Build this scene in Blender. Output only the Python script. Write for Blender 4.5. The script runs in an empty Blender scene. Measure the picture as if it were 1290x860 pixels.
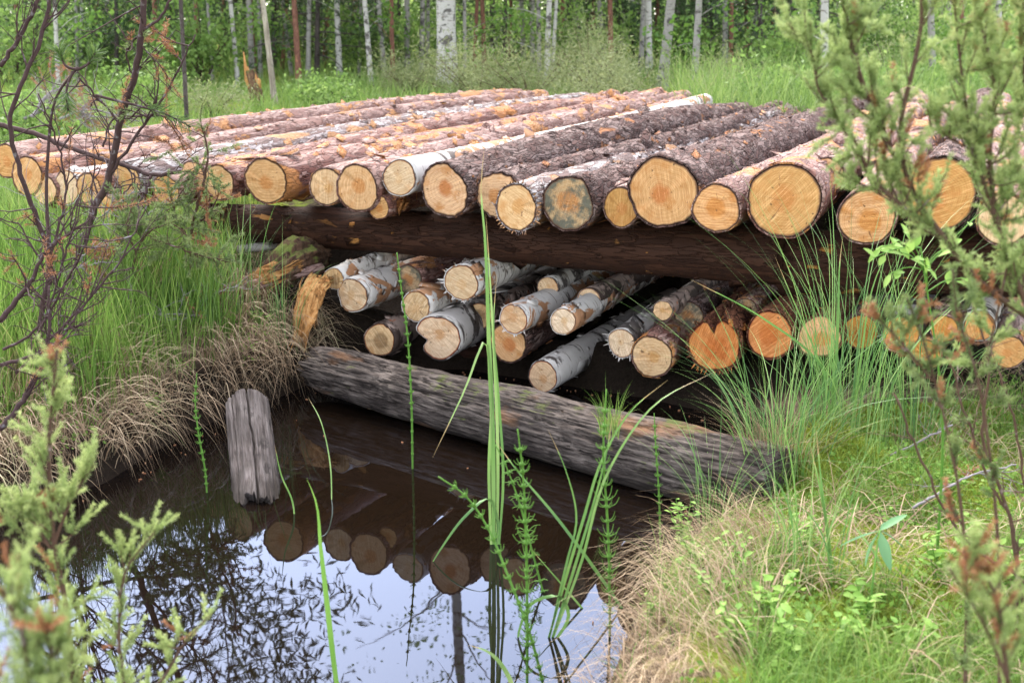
import bpy, math, random
import numpy as np
from mathutils import Vector, Quaternion

# ------------------------------------------------------------------ camera, sky, sun, exposure
S = bpy.context.scene
COL = S.collection
H, PITCH, FPX = 1.40, math.radians(14.5), 1557.3
cam = bpy.data.cameras.new('camera')
cam.sensor_width = 36.0
cam.lens = FPX * 36 / 1290
cam.clip_start, cam.clip_end = 0.05, 2000
cam.dof.use_dof = True
cam.dof.focus_distance = 4.3
cam.dof.aperture_fstop = 5.6
co = bpy.data.objects.new('camera', cam)
COL.objects.link(co)
co.location = (0, 0, H)
co.rotation_euler = (math.pi / 2 - PITCH, 0, 0)
S.camera = co

SUN_EL, SUN_AZ = math.radians(50), math.radians(338)      # azimuth clockwise from +Y
W = bpy.data.worlds.new('World')
S.world = W
W.use_nodes = True
wn = W.node_tree
wn.nodes.clear()
sky = wn.nodes.new('ShaderNodeTexSky')
sky.sky_type = 'NISHITA'
sky.sun_disc = False
sky.sun_elevation = SUN_EL
sky.sun_rotation = SUN_AZ
sky.air_density = 1.0
sky.dust_density = 1.5
sky.ozone_density = 1.0
hsv = wn.nodes.new('ShaderNodeHueSaturation')
hsv.inputs['Saturation'].default_value = 0.42
bgd = wn.nodes.new('ShaderNodeBackground')
bgd.inputs['Strength'].default_value = 0.15
wo = wn.nodes.new('ShaderNodeOutputWorld')
wn.links.new(sky.outputs[0], hsv.inputs['Color'])
wn.links.new(hsv.outputs[0], bgd.inputs['Color'])
wn.links.new(bgd.outputs[0], wo.inputs['Surface'])

sl = bpy.data.lights.new('sun', 'SUN')
sl.energy = 0.9
sl.angle = math.radians(35)
sl.color = (1.0, 0.95, 0.88)
so = bpy.data.objects.new('sun', sl)
COL.objects.link(so)
sd = Vector((math.sin(SUN_AZ) * math.cos(SUN_EL), math.cos(SUN_AZ) * math.cos(SUN_EL), math.sin(SUN_EL)))
so.rotation_euler = sd.to_track_quat('Z', 'Y').to_euler()
so.location = (0, -3, 8)

S.view_settings.view_transform = 'Standard'
S.view_settings.look = 'None'
S.view_settings.gamma = 1
S.view_settings.use_curve_mapping = False
S.view_settings.exposure = 2.8
S.cycles.use_denoising = True
S.cycles.max_bounces = 8
S.cycles.transparent_max_bounces = 6

# ------------------------------------------------------------------ geometry helpers
RNG = np.random.default_rng(7)
CP, SP = math.cos(PITCH), math.sin(PITCH)


def ray(px, py):
    a, b = (px - 645) / FPX, (430 - py) / FPX
    return np.array([a, CP + b * SP, -SP + b * CP])


def PY(px, py, Y):
    """point seen at photo pixel (px, py) at ground distance Y"""
    d = ray(px, py)
    return np.array([0, 0, H]) + d * (Y / d[1])


def PZ(px, py, z):
    d = ray(px, py)
    return np.array([0, 0, H]) + d * ((z - H) / d[2])


def XA(px, Y, z=0.4):
    return (px - 645) / FPX * (Y * CP + (H - z) * SP)


def vnoise(p, scale=1.0, seed=0):
    """value noise, 0..1, p (N,3)"""
    q = np.asarray(p, float) * scale + seed * 17.31
    i = np.floor(q).astype(np.int64)
    f = q - i
    f = f * f * (3 - 2 * f)
    r = np.zeros(len(q))
    for dx in (0, 1):
        for dy in (0, 1):
            for dz in (0, 1):
                n = (i[:, 0] + dx) * 374761393 + (i[:, 1] + dy) * 668265263 + (i[:, 2] + dz) * 1274126177 + seed * 974711
                n = (n ^ (n >> 13)) * 1274126177
                n = (n ^ (n >> 16)) & 0xffff
                w = (f[:, 0] if dx else 1 - f[:, 0]) * (f[:, 1] if dy else 1 - f[:, 1]) * (f[:, 2] if dz else 1 - f[:, 2])
                r += w * n / 65535.0
    return r


def fbm(p, scale, seed=0, o=3):
    r, a, t = 0, 1.0, 0
    for k in range(o):
        r = r + a * vnoise(p, scale * 2 ** k, seed + k)
        t += a
        a *= .5
    return r / t


def unit(v):
    v = np.asarray(v, float)
    return v / np.maximum(np.linalg.norm(v, axis=-1, keepdims=True), 1e-9)


class MB:
    """collects verts, faces, a float attribute v and material slots; build() makes ONE mesh object"""

    def __init__(self):
        self.v, self.f4, self.f3, self.a, self.m4, self.m3, self.n = [], [], [], [], [], [], 0

    def add(self, verts, quads=None, tris=None, val=0.5, slot=0):
        verts = np.asarray(verts, float).reshape(-1, 3)
        self.v.append(verts)
        val = np.asarray(val, float)
        self.a.append(np.full(len(verts), float(val)) if val.ndim == 0 else val)
        if quads is not None and len(quads):
            q = np.asarray(quads, np.int64) + self.n
            self.f4.append(q)
            self.m4.append(np.full(len(q), slot))
        if tris is not None and len(tris):
            q = np.asarray(tris, np.int64) + self.n
            self.f3.append(q)
            self.m3.append(np.full(len(q), slot))
        self.n += len(verts)

    def tube(self, pts, rad, k=7, val=0.5, slot=0, cap=True):
        pts = np.asarray(pts, float)
        n = len(pts)
        rad = np.interp(np.linspace(0, 1, n), np.linspace(0, 1, len(np.atleast_1d(rad))), np.atleast_1d(rad))
        t = unit(np.gradient(pts, axis=0))
        ref = np.array([0.13, 0.21, 1.0]) if abs(t[0][2]) < .9 else np.array([1.0, .2, .1])
        u = np.zeros((n, 3))
        c = ref
        for i in range(n):
            c = c - t[i] * np.dot(c, t[i])
            c = c / max(np.linalg.norm(c), 1e-9)
            u[i] = c
        w = np.cross(t, u)
        th = np.linspace(0, 2 * math.pi, k, endpoint=False)
        V = pts[:, None, :] + rad[:, None, None] * (np.cos(th)[None, :, None] * u[:, None, :] + np.sin(th)[None, :, None] * w[:, None, :])
        idx = np.arange(n * k).reshape(n, k)
        nx = np.roll(idx, -1, axis=1)
        q = np.stack([idx[:-1], nx[:-1], nx[1:], idx[1:]], -1).reshape(-1, 4)
        V = V.reshape(-1, 3)
        tr = None
        if cap:
            c0, c1 = len(V), len(V) + 1
            V = np.concatenate([V, pts[:1], pts[-1:]])
            tr = np.concatenate([np.stack([nx[0], idx[0], np.full(k, c0)], -1), np.stack([idx[-1], nx[-1], np.full(k, c1)], -1)])
        self.add(V, q, tr, val, slot)

    def build(self, name, mats, parent=None, smooth=True):
        me = bpy.data.meshes.new(name)
        V = np.concatenate(self.v) if self.v else np.zeros((0, 3))
        f4 = np.concatenate(self.f4) if self.f4 else np.zeros((0, 4), np.int64)
        f3 = np.concatenate(self.f3) if self.f3 else np.zeros((0, 3), np.int64)
        me.vertices.add(len(V))
        me.vertices.foreach_set('co', V.astype(np.float32).ravel())
        nl = f4.size + f3.size
        me.loops.add(nl)
        me.loops.foreach_set('vertex_index', np.concatenate([f4.ravel(), f3.ravel()]).astype(np.int32))
        me.polygons.add(len(f4) + len(f3))
        st = np.concatenate([np.arange(len(f4)) * 4, f4.size + np.arange(len(f3)) * 3]).astype(np.int32)
        me.polygons.foreach_set('loop_start', st)
        me.polygons.foreach_set('loop_total', np.concatenate([np.full(len(f4), 4), np.full(len(f3), 3)]).astype(np.int32))
        if not isinstance(mats, (list, tuple)):
            mats = [mats]
        for m in mats:
            me.materials.append(m)
        mi = np.concatenate((self.m4 or [np.zeros(0)]) + (self.m3 or [np.zeros(0)])).astype(np.int32)
        me.polygons.foreach_set('material_index', mi)
        me.polygons.foreach_set('use_smooth', np.full(len(f4) + len(f3), smooth))
        me.update(calc_edges=True)
        at = me.attributes.new('v', 'FLOAT', 'POINT')
        at.data.foreach_set('value', np.concatenate(self.a).astype(np.float32))
        me.validate()
        o = bpy.data.objects.new(name, me)
        COL.objects.link(o)
        if parent is not None:
            o.parent = parent
        return o


def blades(mb, base, h, w, az, lean, droop, n=5, slot=0, val=None, twist=None, rng=RNG, pw=1.8):
    base = np.asarray(base, float)
    N = len(base)
    if N == 0:
        return
    f = lambda a: np.broadcast_to(np.asarray(a, float), (N,))
    h, w, az, lean, droop = map(f, (h, w, az, lean, droop))
    tw = rng.uniform(-1.2, 1.2, N) if twist is None else f(twist)
    t = np.linspace(0, 1, n)
    d = np.stack([np.cos(az), np.sin(az)], -1)
    s = np.stack([-np.sin(az + tw), np.cos(az + tw)], -1)
    hor = (lean * h)[:, None] * t[None] ** pw
    ver = h[:, None] * (t[None] - droop[:, None] * t[None] ** 2.4)
    C = np.zeros((N, n, 3))
    C[..., :2] = base[:, None, :2] + hor[..., None] * d[:, None, :]
    C[..., 2] = base[:, None, 2] + ver
    ww = w[:, None] * np.maximum(1 - t[None] ** 2.2, .04) * np.minimum(1, .55 + 1.5 * t[None]) * .5
    V = np.zeros((N, n, 2, 3))
    V[:, :, 0] = C
    V[:, :, 1] = C
    V[:, :, 0, :2] -= ww[..., None] * s[:, None, :]
    V[:, :, 1, :2] += ww[..., None] * s[:, None, :]
    V[:, :, 1, 2] += ww * .35
    i = (np.arange(N)[:, None] * n + np.arange(n - 1)[None]) * 2
    q = np.stack([i, i + 1, i + 3, i + 2], -1).reshape(-1, 4)
    vv = rng.uniform(0, 1, N) if val is None else f(val)
    mb.add(V, q, None, np.repeat(vv, n * 2), slot)


def ribbon(mb, pts, w, val=.5, slot=0, side=None, n=16, fold=.25):
    """a long leaf through control points (smoothly resampled), width w at its middle"""
    P = smooth_path(pts, n)
    t = np.linspace(0, 1, n)
    tan = unit(np.gradient(P, axis=0))
    side = np.array([1.0, .25, 0]) if side is None else np.asarray(side, float)
    s = unit(side[None] - tan * (tan @ side)[:, None])
    nn = np.cross(tan, s)
    ww = w * .5 * np.maximum(1 - t ** 3, .03) * np.minimum(1, .7 + t)
    A = P - s * ww[:, None]
    B = P + nn * (ww * fold)[:, None]
    C = P + s * ww[:, None]
    V = np.stack([A, B, C], 1)
    val = np.repeat(np.where(t > .9, 1.3, val + .12 * np.sin(t * 17 + val * 9)), 3)
    i = np.arange(n - 1) * 3
    q = np.concatenate([np.stack([i, i + 1, i + 4, i + 3], -1), np.stack([i + 1, i + 2, i + 5, i + 4], -1)])
    mb.add(V, q, None, val, slot)


def smooth_path(pts, n):
    P = np.asarray(pts, float)
    if len(P) < 3:
        return P[0] + (P[-1] - P[0]) * np.linspace(0, 1, n)[:, None]
    d = np.concatenate([[0], np.cumsum(np.linalg.norm(np.diff(P, axis=0), axis=1))])
    d /= d[-1]
    m = np.gradient(P, d, axis=0)
    out = []
    for t in np.linspace(0, 1, n):
        k = min(max(np.searchsorted(d, t) - 1, 0), len(P) - 2)
        hh = d[k + 1] - d[k]
        u = (t - d[k]) / hh
        out.append((2 * u ** 3 - 3 * u ** 2 + 1) * P[k] + (u ** 3 - 2 * u ** 2 + u) * hh * m[k]
                   + (-2 * u ** 3 + 3 * u ** 2) * P[k + 1] + (u ** 3 - u ** 2) * hh * m[k + 1])
    return np.array(out)


def quads_rand(mb, c, size, val=None, slot=0, rng=RNG, flat=0.0, asp=.62):
    """many small diamond leaves with random facing"""
    N = len(c)
    if N == 0:
        return
    a = unit(rng.normal(size=(N, 3)) + np.array([0, 0, -.25]))
    b = rng.normal(size=(N, 3))
    b[:, 2] *= (1 - flat)
    b = unit(np.cross(a, b))
    size = np.broadcast_to(np.asarray(size, float), (N,))[:, None]
    nn = np.cross(a, b)
    V = np.stack([c, c + a * size * .5 + b * size * asp * .5 + nn * size * .08, c + a * size, c + a * size * .5 - b * size * asp * .5 + nn * size * .08], 1)
    q = np.arange(N * 4).reshape(N, 4)
    vv = rng.uniform(0, 1, N) if val is None else np.broadcast_to(np.asarray(val, float), (N,))
    mb.add(V, q, None, np.repeat(vv, 4), slot)


def oval_leaf(mb, base, direc, up, L, Wd, val=.5, slot=0, curl=.15, teeth=0):
    d, n = unit(direc), None
    s = unit(np.cross(d, up))
    n = np.cross(s, d)
    ts = np.array([0, .15, .35, .55, .75, .9, 1.0])
    ws = np.array([.04, .45, .9, 1.0, .75, .4, .03]) * Wd * .5
    mid = base + d * (L * ts)[:, None] - n * (curl * L * ts ** 2)[:, None]
    l = mid - s * ws[:, None] + n * (ws * .3)[:, None]
    r = mid + s * ws[:, None] + n * (ws * .3)[:, None]
    V = np.stack([l, mid, r], 1)
    i = np.arange(6) * 3
    q = np.concatenate([np.stack([i, i + 1, i + 4, i + 3], -1), np.stack([i + 1, i + 2, i + 5, i + 4], -1)])
    mb.add(V, q, None, val, slot)


def needles(mb, pts, L, w, rng, tan=None, fwd=.6, val=None, slot=0):
    """thin needle triangles standing off the points of a twig"""
    N = len(pts)
    if N == 0:
        return
    d = rng.normal(size=(N, 3))
    if tan is not None:
        d = unit(d - tan * np.sum(d * tan, -1, keepdims=True)) + tan * fwd
    d = unit(d)
    s = unit(np.cross(d, rng.normal(size=(N, 3))))
    L = np.broadcast_to(np.asarray(L, float), (N,)) * rng.uniform(.7, 1.2, N)
    V = np.stack([pts - s * w * .5, pts + s * w * .5, pts + d * (L * .6)[:, None] + s * w * .5, pts + d * L[:, None]], 1)
    q = np.arange(N * 4).reshape(N, 4)
    vv = rng.uniform(0, 1, N) if val is None else val
    mb.add(V, q, None, np.repeat(np.broadcast_to(vv, (N,)), 4), slot)


# ------------------------------------------------------------------ naming helpers
def tag(o, label=None, cat=None, group=None, kind=None):
    if label: o['label'] = label
    if cat: o['category'] = cat
    if group: o['group'] = group
    if kind: o['kind'] = kind
    return o


def thing(name, label, cat, loc=(0, 0, 0), group=None):
    o = bpy.data.objects.new(name, None)
    o.empty_display_size = .1
    COL.objects.link(o)
    o.location = loc
    return tag(o, label, cat, group)


# ------------------------------------------------------------------ materials
class NT:
    def __init__(self, name):
        self.m = bpy.data.materials.new(name)
        self.m.use_nodes = True
        self.t = self.m.node_tree
        self.t.nodes.clear()
        self.out = self.t.nodes.new('ShaderNodeOutputMaterial')

    def n(self, typ, ins=None, **props):
        nd = self.t.nodes.new(typ)
        for k, v in props.items():
            setattr(nd, k, v)
        for k, v in (ins or {}).items():
            self.set(nd.inputs[k], v)
        return nd

    def set(self, sock, v):
        if isinstance(v, bpy.types.NodeSocket):
            self.t.links.new(v, sock)
        elif isinstance(v, bpy.types.Node):
            self.t.links.new(v.outputs[0], sock)
        else:
            if isinstance(v, (tuple, list)) and len(v) == 3 and sock.type == 'RGBA':
                v = (*v, 1)
            sock.default_value = v

    def math(self, op, a, b=0.0, clamp=False):
        nd = self.n('ShaderNodeMath', operation=op, use_clamp=clamp)
        self.set(nd.inputs[0], a)
        self.set(nd.inputs[1], b)
        return nd.outputs[0]

    def mix(self, f, a, b, mode='MIX'):
        nd = self.n('ShaderNodeMix', data_type='RGBA', blend_type=mode)
        self.set(nd.inputs[0], f)
        self.set(nd.inputs[6], a)
        self.set(nd.inputs[7], b)
        return nd.outputs[2]

    def ramp(self, f, stops, interp='LINEAR'):
        nd = self.n('ShaderNodeValToRGB')
        r = nd.color_ramp
        r.interpolation = interp
        while len(r.elements) < len(stops):
            r.elements.new(.5)
        for e, (p, c) in zip(r.elements, stops):
            e.position = p
            e.color = (*c, 1) if isinstance(c, (tuple, list)) else (c, c, c, 1)
        self.set(nd.inputs[0], f)
        return nd.outputs[0]

    def coord(self, scale=(1, 1, 1), rnd=True, space='Object'):
        tc = self.n('ShaderNodeTexCoord')
        v = tc.outputs[space]
        if rnd:
            oi = self.n('ShaderNodeObjectInfo')
            r = self.math('MULTIPLY', oi.outputs['Random'], 37.0)
            nd = self.n('ShaderNodeVectorMath', operation='ADD')
            self.set(nd.inputs[0], v)
            self.set(nd.inputs[1], r)
            v = nd.outputs[0]
        mp = self.n('ShaderNodeMapping')
        mp.inputs['Scale'].default_value = scale
        self.set(mp.inputs['Vector'], v)
        return mp.outputs[0]

    def noise(self, vec, scale, detail=4, rough=.55, dist=0):
        nd = self.n('ShaderNodeTexNoise', {'Scale': scale, 'Detail': detail, 'Roughness': rough, 'Distortion': dist})
        self.set(nd.inputs['Vector'], vec)
        return nd.outputs[0]

    def attr(self, name='v'):
        return self.n('ShaderNodeAttribute', attribute_name=name).outputs['Fac']

    def bump(self, h, strength=.5, dist=.01):
        return self.n('ShaderNodeBump', {'Height': h, 'Strength': strength, 'Distance': dist}).outputs[0]

    def surf(self, color, rough=.8, normal=None, spec=.3):
        p = self.n('ShaderNodeBsdfPrincipled', {'Base Color': color, 'Roughness': rough, 'Specular IOR Level': spec})
        if normal is not None:
            self.set(p.inputs['Normal'], normal)
        self.t.links.new(p.outputs[0], self.out.inputs[0])
        return self.m

    def leaf(self, color, trans=.35, rough=.5, spec=.3):
        p = self.n('ShaderNodeBsdfPrincipled', {'Base Color': color, 'Roughness': rough, 'Specular IOR Level': spec})
        tr = self.n('ShaderNodeBsdfTranslucent', {'Color': color})
        mx = self.n('ShaderNodeMixShader', {0: trans})
        self.t.links.new(p.outputs[0], mx.inputs[1])
        self.t.links.new(tr.outputs[0], mx.inputs[2])
        self.t.links.new(mx.outputs[0], self.out.inputs[0])
        return self.m


M = {}


def leafmat(name, stops, trans=.35, rough=.5, spec=.3, nz=3.0):
    t = NT(name)
    v = t.attr()
    n = t.noise(t.coord(rnd=False), nz, 2)
    f = t.math('ADD', t.math('MULTIPLY', v, .7), t.math('MULTIPLY', t.math('SUBTRACT', n, .35), .9), True)
    M[name] = t.leaf(t.ramp(f, stops), trans, rough, spec * .55)


leafmat('birch_leaf', [(0, (.055, .11, .02)), (.45, (.12, .22, .04)), (1, (.24, .34, .07))], .45)
leafmat('understory_leaf', [(0, (.045, .085, .02)), (.3, (.12, .2, .045)), (.6, (.2, .3, .075)), (1, (.34, .42, .14))], .5, nz=.6)
leafmat('conifer_needle', [(0, (.025, .05, .02)), (.6, (.05, .09, .03)), (1, (.1, .14, .05))], .2)
leafmat('juniper_needle', [(0, (.07, .1, .035)), (.45, (.15, .2, .07)), (.88, (.27, .32, .11)), (1, (.3, .16, .07))], .3)
leafmat('young_juniper', [(0, (.13, .19, .06)), (.4, (.28, .35, .12)), (.85, (.45, .5, .2)), (1, (.34, .2, .09))], .45)
leafmat('grey_juniper', [(0, (.11, .13, .055)), (.5, (.21, .235, .1)), (1, (.33, .34, .16))], .4)
leafmat('pine_needle', [(0, (.04, .08, .025)), (.5, (.09, .15, .04)), (1, (.18, .24, .07))], .25)
leafmat('dead_needle', [(0, (.16, .06, .03)), (.5, (.3, .13, .06)), (1, (.42, .22, .11))], .2)
leafmat('green_grass', [(0, (.06, .12, .02)), (.45, (.13, .225, .04)), (.8, (.24, .33, .075)), (1, (.4, .33, .16))], .4, nz=3)
leafmat('meadow_grass', [(0, (.07, .12, .025)), (.45, (.14, .225, .05)), (.85, (.24, .32, .09)), (1, (.38, .33, .17))], .4, nz=.9)
leafmat('straw', [(0, (.11, .07, .04)), (.4, (.26, .17, .1)), (.75, (.44, .33, .21)), (1, (.2, .22, .08))], .25, nz=4)
leafmat('sedge', [(0, (.055, .14, .045)), (.5, (.135, .245, .06)), (.85, (.28, .38, .13)), (1, (.34, .24, .11))], .3, .4, .5, nz=1)
leafmat('horsetail_green', [(0, (.07, .16, .025)), (.5, (.12, .25, .04)), (1, (.2, .34, .07))], .3)
leafmat('herb_leaf', [(0, (.1, .2, .03)), (.5, (.19, .33, .055)), (1, (.34, .46, .12))], .4)
leafmat('moss_green', [(0, (.1, .15, .015)), (.5, (.23, .29, .035)), (1, (.4, .44, .08))], .35, nz=5)


def m_face(name, sap, heart, hr, stain=0.0, rim=(.1, .05, .03), saw=.35):
    t = NT(name)
    rn = t.attr()
    oi = t.n('ShaderNodeObjectInfo')
    rnd = oi.outputs['Random']
    c = t.coord()
    wob = t.noise(c, 10, 3)
    fine = t.noise(c, 55, 4, .65)
    r2 = t.math('ADD', rn, t.math('MULTIPLY', t.math('SUBTRACT', wob, .5), .22))
    fr = t.math('ADD', t.math('MULTIPLY', rnd, 45.0), 85.0)
    ring = t.math('SINE', t.math('MULTIPLY', r2, fr))
    ring2 = t.math('SINE', t.math('MULTIPLY', r2, t.math('MULTIPLY', fr, .37)))
    ringv = t.math('MULTIPLY', t.math('ADD', t.math('ADD', ring, t.math('MULTIPLY', ring2, .7)), 1.7), .29)
    ringv = t.math('MULTIPLY', ringv, t.math('ADD', t.noise(c, 12, 2), .15), True)
    hw = t.math('ADD', t.math('MULTIPLY', t.math('SUBTRACT', t.noise(c, 7, 4, .6), .5), .55), t.math('MULTIPLY', t.math('SUBTRACT', fine, .5), .12))
    hf = t.ramp(t.math('ADD', rn, hw), [(max(hr - .1, 0), .85), (hr + .06, 0.0)])
    base = t.mix(t.math('MULTIPLY', rnd, .5), sap, (sap[0] * 1.04, sap[1] * 1.12, sap[2] * 1.3))
    oc = t.n('ShaderNodeHueSaturation')
    rv = t.math('FRACT', t.math('MULTIPLY', rnd, 13.7))
    t.set(oc.inputs['Value'], t.math('ADD', t.math('MULTIPLY', rv, .3), .86))
    t.set(oc.inputs['Saturation'], t.math('SUBTRACT', 1.08, t.math('MULTIPLY', rv, .3)))
    t.set(oc.inputs['Color'], base)
    base = t.mix(hf, oc.outputs[0], heart)
    base = t.mix(t.math('MULTIPLY', ringv, .75), base, (sap[0] * .6, sap[1] * .42, sap[2] * .28))
    # saw marks: long parallel scratches across the face, turned differently on every log
    rt = t.n('ShaderNodeVectorRotate', rotation_type='Z_AXIS')
    t.set(rt.inputs['Vector'], c)
    t.set(rt.inputs['Angle'], t.math('MULTIPLY', rnd, 6.0))
    mp = t.n('ShaderNodeMapping')
    mp.inputs['Scale'].default_value = (1, 16, 1)
    t.set(mp.inputs['Vector'], rt.outputs[0])
    sawn = t.noise(mp.outputs[0], 15, 5, .7, .15)
    base = t.mix(t.math('MULTIPLY', t.ramp(sawn, [(.44, 0.0), (.58, 1.0)]), saw), base, (sap[0] * .55, sap[1] * .42, sap[2] * .3))
    base = t.mix(t.math('MULTIPLY', t.ramp(sawn, [(.38, 1.0), (.46, 0.0)]), .4), base, (min(sap[0] * 1.3, .8), sap[1] * 1.4, sap[2] * 1.7))
    # drying checks running from the pith
    blot = t.noise(c, 17, 5, .65)
    base = t.mix(t.ramp(blot, [(.52, 0.0), (.68, .75)]), base, (sap[0] * .72, sap[1] * .55, sap[2] * .42))
    base = t.mix(t.ramp(t.noise(c, 60, 2), [(.68, 0.0), (.74, .8)]), base, (.1, .05, .025))
    sx = t.n('ShaderNodeSeparateXYZ')
    t.set(sx.inputs[0], t.coord(rnd=False))
    ang = t.math('ARCTAN2', sx.outputs[1], sx.outputs[0])
    cv = t.n('ShaderNodeCombineXYZ')
    t.set(cv.inputs[0], t.math('MULTIPLY', ang, 2.6))
    t.set(cv.inputs[1], t.math('MULTIPLY', rnd, 60.0))
    t.set(cv.inputs[2], t.math('MULTIPLY', rn, .5))
    ck = t.math('MULTIPLY', t.ramp(t.noise(cv.outputs[0], 1.6, 3, .7), [(.66, 0.0), (.69, .8)]), t.ramp(t.math('ADD', rn, t.math('MULTIPLY', wob, .3)), [(.2, 0.0), (.3, 1.0), (.85, .8), (.95, 0.0)]))
    base = t.mix(ck, base, (.13, .06, .03))
    if stain:
        st = t.ramp(t.math('ADD', t.noise(c, 18, 5, .7), t.math('MULTIPLY', rn, .18)), [(.53, 0.0), (.68, stain)])
        base = t.mix(st, base, (.08, .085, .065))
    base = t.mix(t.ramp(t.math('ADD', rn, t.math('MULTIPLY', t.math('SUBTRACT', fine, .5), .06)), [(.93, 0.0), (.985, 1.0)]), base, rim)
    M[name] = t.surf(base, .7, t.bump(t.math('ADD', t.math('MULTIPLY', sawn, .9), t.math('ADD', t.math('MULTIPLY', ringv, .25), t.math('MULTIPLY', fine, .3))), .6, .006), .12)


m_face('pine_face', (.6, .335, .125), (.5, .2, .06), .34)
m_face('pine_face_pale', (.62, .385, .165), (.52, .27, .09), .3)
m_face('pine_face_orange', (.6, .29, .08), (.5, .19, .045), .42, saw=.5)
m_face('pine_face_heart', (.6, .32, .115), (.46, .135, .04), .33)
m_face('pine_face_stained', (.5, .33, .16), (.45, .17, .05), .45, .9)
m_face('birch_face', (.62, .44, .25), (.56, .36, .18), .3, rim=(.2, .07, .03))
m_face('birch_face_red', (.58, .38, .2), (.48, .25, .11), .3, rim=(.22, .05, .02), saw=.25)
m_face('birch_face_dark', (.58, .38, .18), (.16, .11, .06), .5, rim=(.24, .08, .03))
m_face('alder_face', (.58, .22, .055), (.45, .12, .03), .5, rim=(.1, .02, .01), saw=.6)


def m_bark(name, plate, plate2, crack, peel, peel_at, sc=(9, 9, 3.0), rough=.8, bumpd=.012, crackw=.09, tint2=None):
    t = NT(name)
    c1 = t.coord((1, 1, 1))
    cs = t.coord(sc)
    v = t.attr()
    dn = t.n('ShaderNodeTexNoise', {'Scale': 2.2, 'Detail': 3})
    t.set(dn.inputs['Vector'], cs)
    w = t.n('ShaderNodeVectorMath', operation='ADD')
    t.set(w.inputs[0], cs)
    sub = t.n('ShaderNodeVectorMath', operation='SCALE')
    t.set(sub.inputs[0], dn.outputs['Color'])
    sub.inputs['Scale'].default_value = 1.3
    t.set(w.inputs[1], sub.outputs[0])
    vo = t.n('ShaderNodeTexVoronoi', {'Scale': 3.2}, feature='DISTANCE_TO_EDGE')
    t.set(vo.inputs['Vector'], w.outputs[0])
    vc = t.n('ShaderNodeTexVoronoi', {'Scale': 3.2}, feature='F1')
    t.set(vc.inputs['Vector'], w.outputs[0])
    cell = t.n('ShaderNodeSeparateColor')
    t.set(cell.inputs[0], vc.outputs['Color'])
    nz = t.noise(c1, 30, 5, .65)
    base = t.mix(cell.outputs[0], plate, plate2)
    base = t.mix(t.math('MULTIPLY', nz, .55), base, tuple(x * .35 for x in plate2))
    if tint2:
        base = t.mix(t.ramp(t.math('ADD', t.math('MULTIPLY', cell.outputs[1], .5), t.math('MULTIPLY', t.noise(c1, 6, 3), .6)), [(.5, 0.0), (.68, .8)]), base, tint2)
    ck = t.ramp(vo.outputs['Distance'], [(0, 1.0), (crackw, 0.0)])
    base = t.mix(t.math('MULTIPLY', t.math('MULTIPLY', ck, t.ramp(t.noise(c1, 11, 3), [(.38, .15), (.6, 1.0)])), .8), base, crack)
    lf = t.noise(t.coord((1, 1, .45)), 7.5, 4, .6, .6)
    pm = t.ramp(t.math('ADD', lf, t.math('MULTIPLY', t.math('SUBTRACT', v, .5), .16)), [(peel_at, 0.0), (peel_at + .05, 1.0)])
    pcol = t.mix(t.noise(t.coord((2, 2, 1)), 9, 4), peel, tuple(x * y for x, y in zip(peel, (.75, .55, .4))))
    base = t.mix(pm, base, pcol)
    hgt = t.math('SUBTRACT', t.math('ADD', t.math('MULTIPLY', t.ramp(vo.outputs['Distance'], [(0, 0.0), (crackw * 2.2, 1.0)]), .7), t.math('MULTIPLY', nz, .5)), t.math('MULTIPLY', pm, .6))
    M[name] = t.surf(base, rough, t.bump(hgt, 1.0, bumpd), .12)


m_bark('pine_bark', (.29, .16, .125), (.19, .09, .07), (.05, .022, .018), (.44, .23, .1), .55, (14, 14, 3), .6, .008, .05, tint2=(.37, .24, .2))
m_bark('pine_bark_red', (.26, .12, .09), (.17, .068, .05), (.045, .018, .014), (.44, .21, .08), .53, (14, 14, 3), .6, .008, .05, tint2=(.34, .21, .17))
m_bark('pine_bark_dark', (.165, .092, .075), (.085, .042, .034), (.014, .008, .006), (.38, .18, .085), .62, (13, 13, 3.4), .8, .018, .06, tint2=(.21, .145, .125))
m_bark('pine_bark_grey', (.26, .18, .155), (.16, .095, .08), (.045, .025, .02), (.42, .24, .12), .57, (14, 14, 3), .6, .008, .05, tint2=(.46, .41, .39))
m_bark('beam_bark', (.07, .03, .017), (.035, .015, .009), (.022, .01, .006), (.4, .2, .06), .635, (14, 14, 2), .7, .006, .03)  # bearer bark, base darkened to carry the shade under the overhanging logs


def m_birch(name, white, dark, dark_at, peel, peel_at, zs=22):
    t = NT(name)
    c1 = t.coord()
    lent = t.noise(t.coord((3, 3, zs)), 2.6, 3, .6)
    big = t.noise(t.coord((2, 2, 3)), 3.2, 5, .65, .5)
    fine = t.noise(c1, 40, 4, .6)
    base = t.mix(t.math('MULTIPLY', fine, .45), white, tuple(x * .62 for x in white))
    base = t.mix(t.ramp(lent, [(.6, 0.0), (.66, .8)]), base, (.09, .06, .045))
    base = t.mix(t.ramp(big, [(dark_at, 0.0), (dark_at + .05, .95)]), base, t.mix(fine, dark, tuple(x * .35 for x in dark)))
    pk = t.noise(t.coord((1, 1, .7)), 8.5, 4, .6, .8)
    pm = t.ramp(pk, [(peel_at, 0.0), (peel_at + .03, 1.0)])
    base = t.mix(pm, base, t.mix(fine, peel, tuple(x * .6 for x in peel)))
    hgt = t.math('SUBTRACT', t.math('ADD', t.math('MULTIPLY', lent, -.4), t.math('MULTIPLY', fine, .35)), t.math('MULTIPLY', pm, .5))
    M[name] = t.surf(base, .7, t.bump(hgt, .6, .006), .15)


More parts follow.
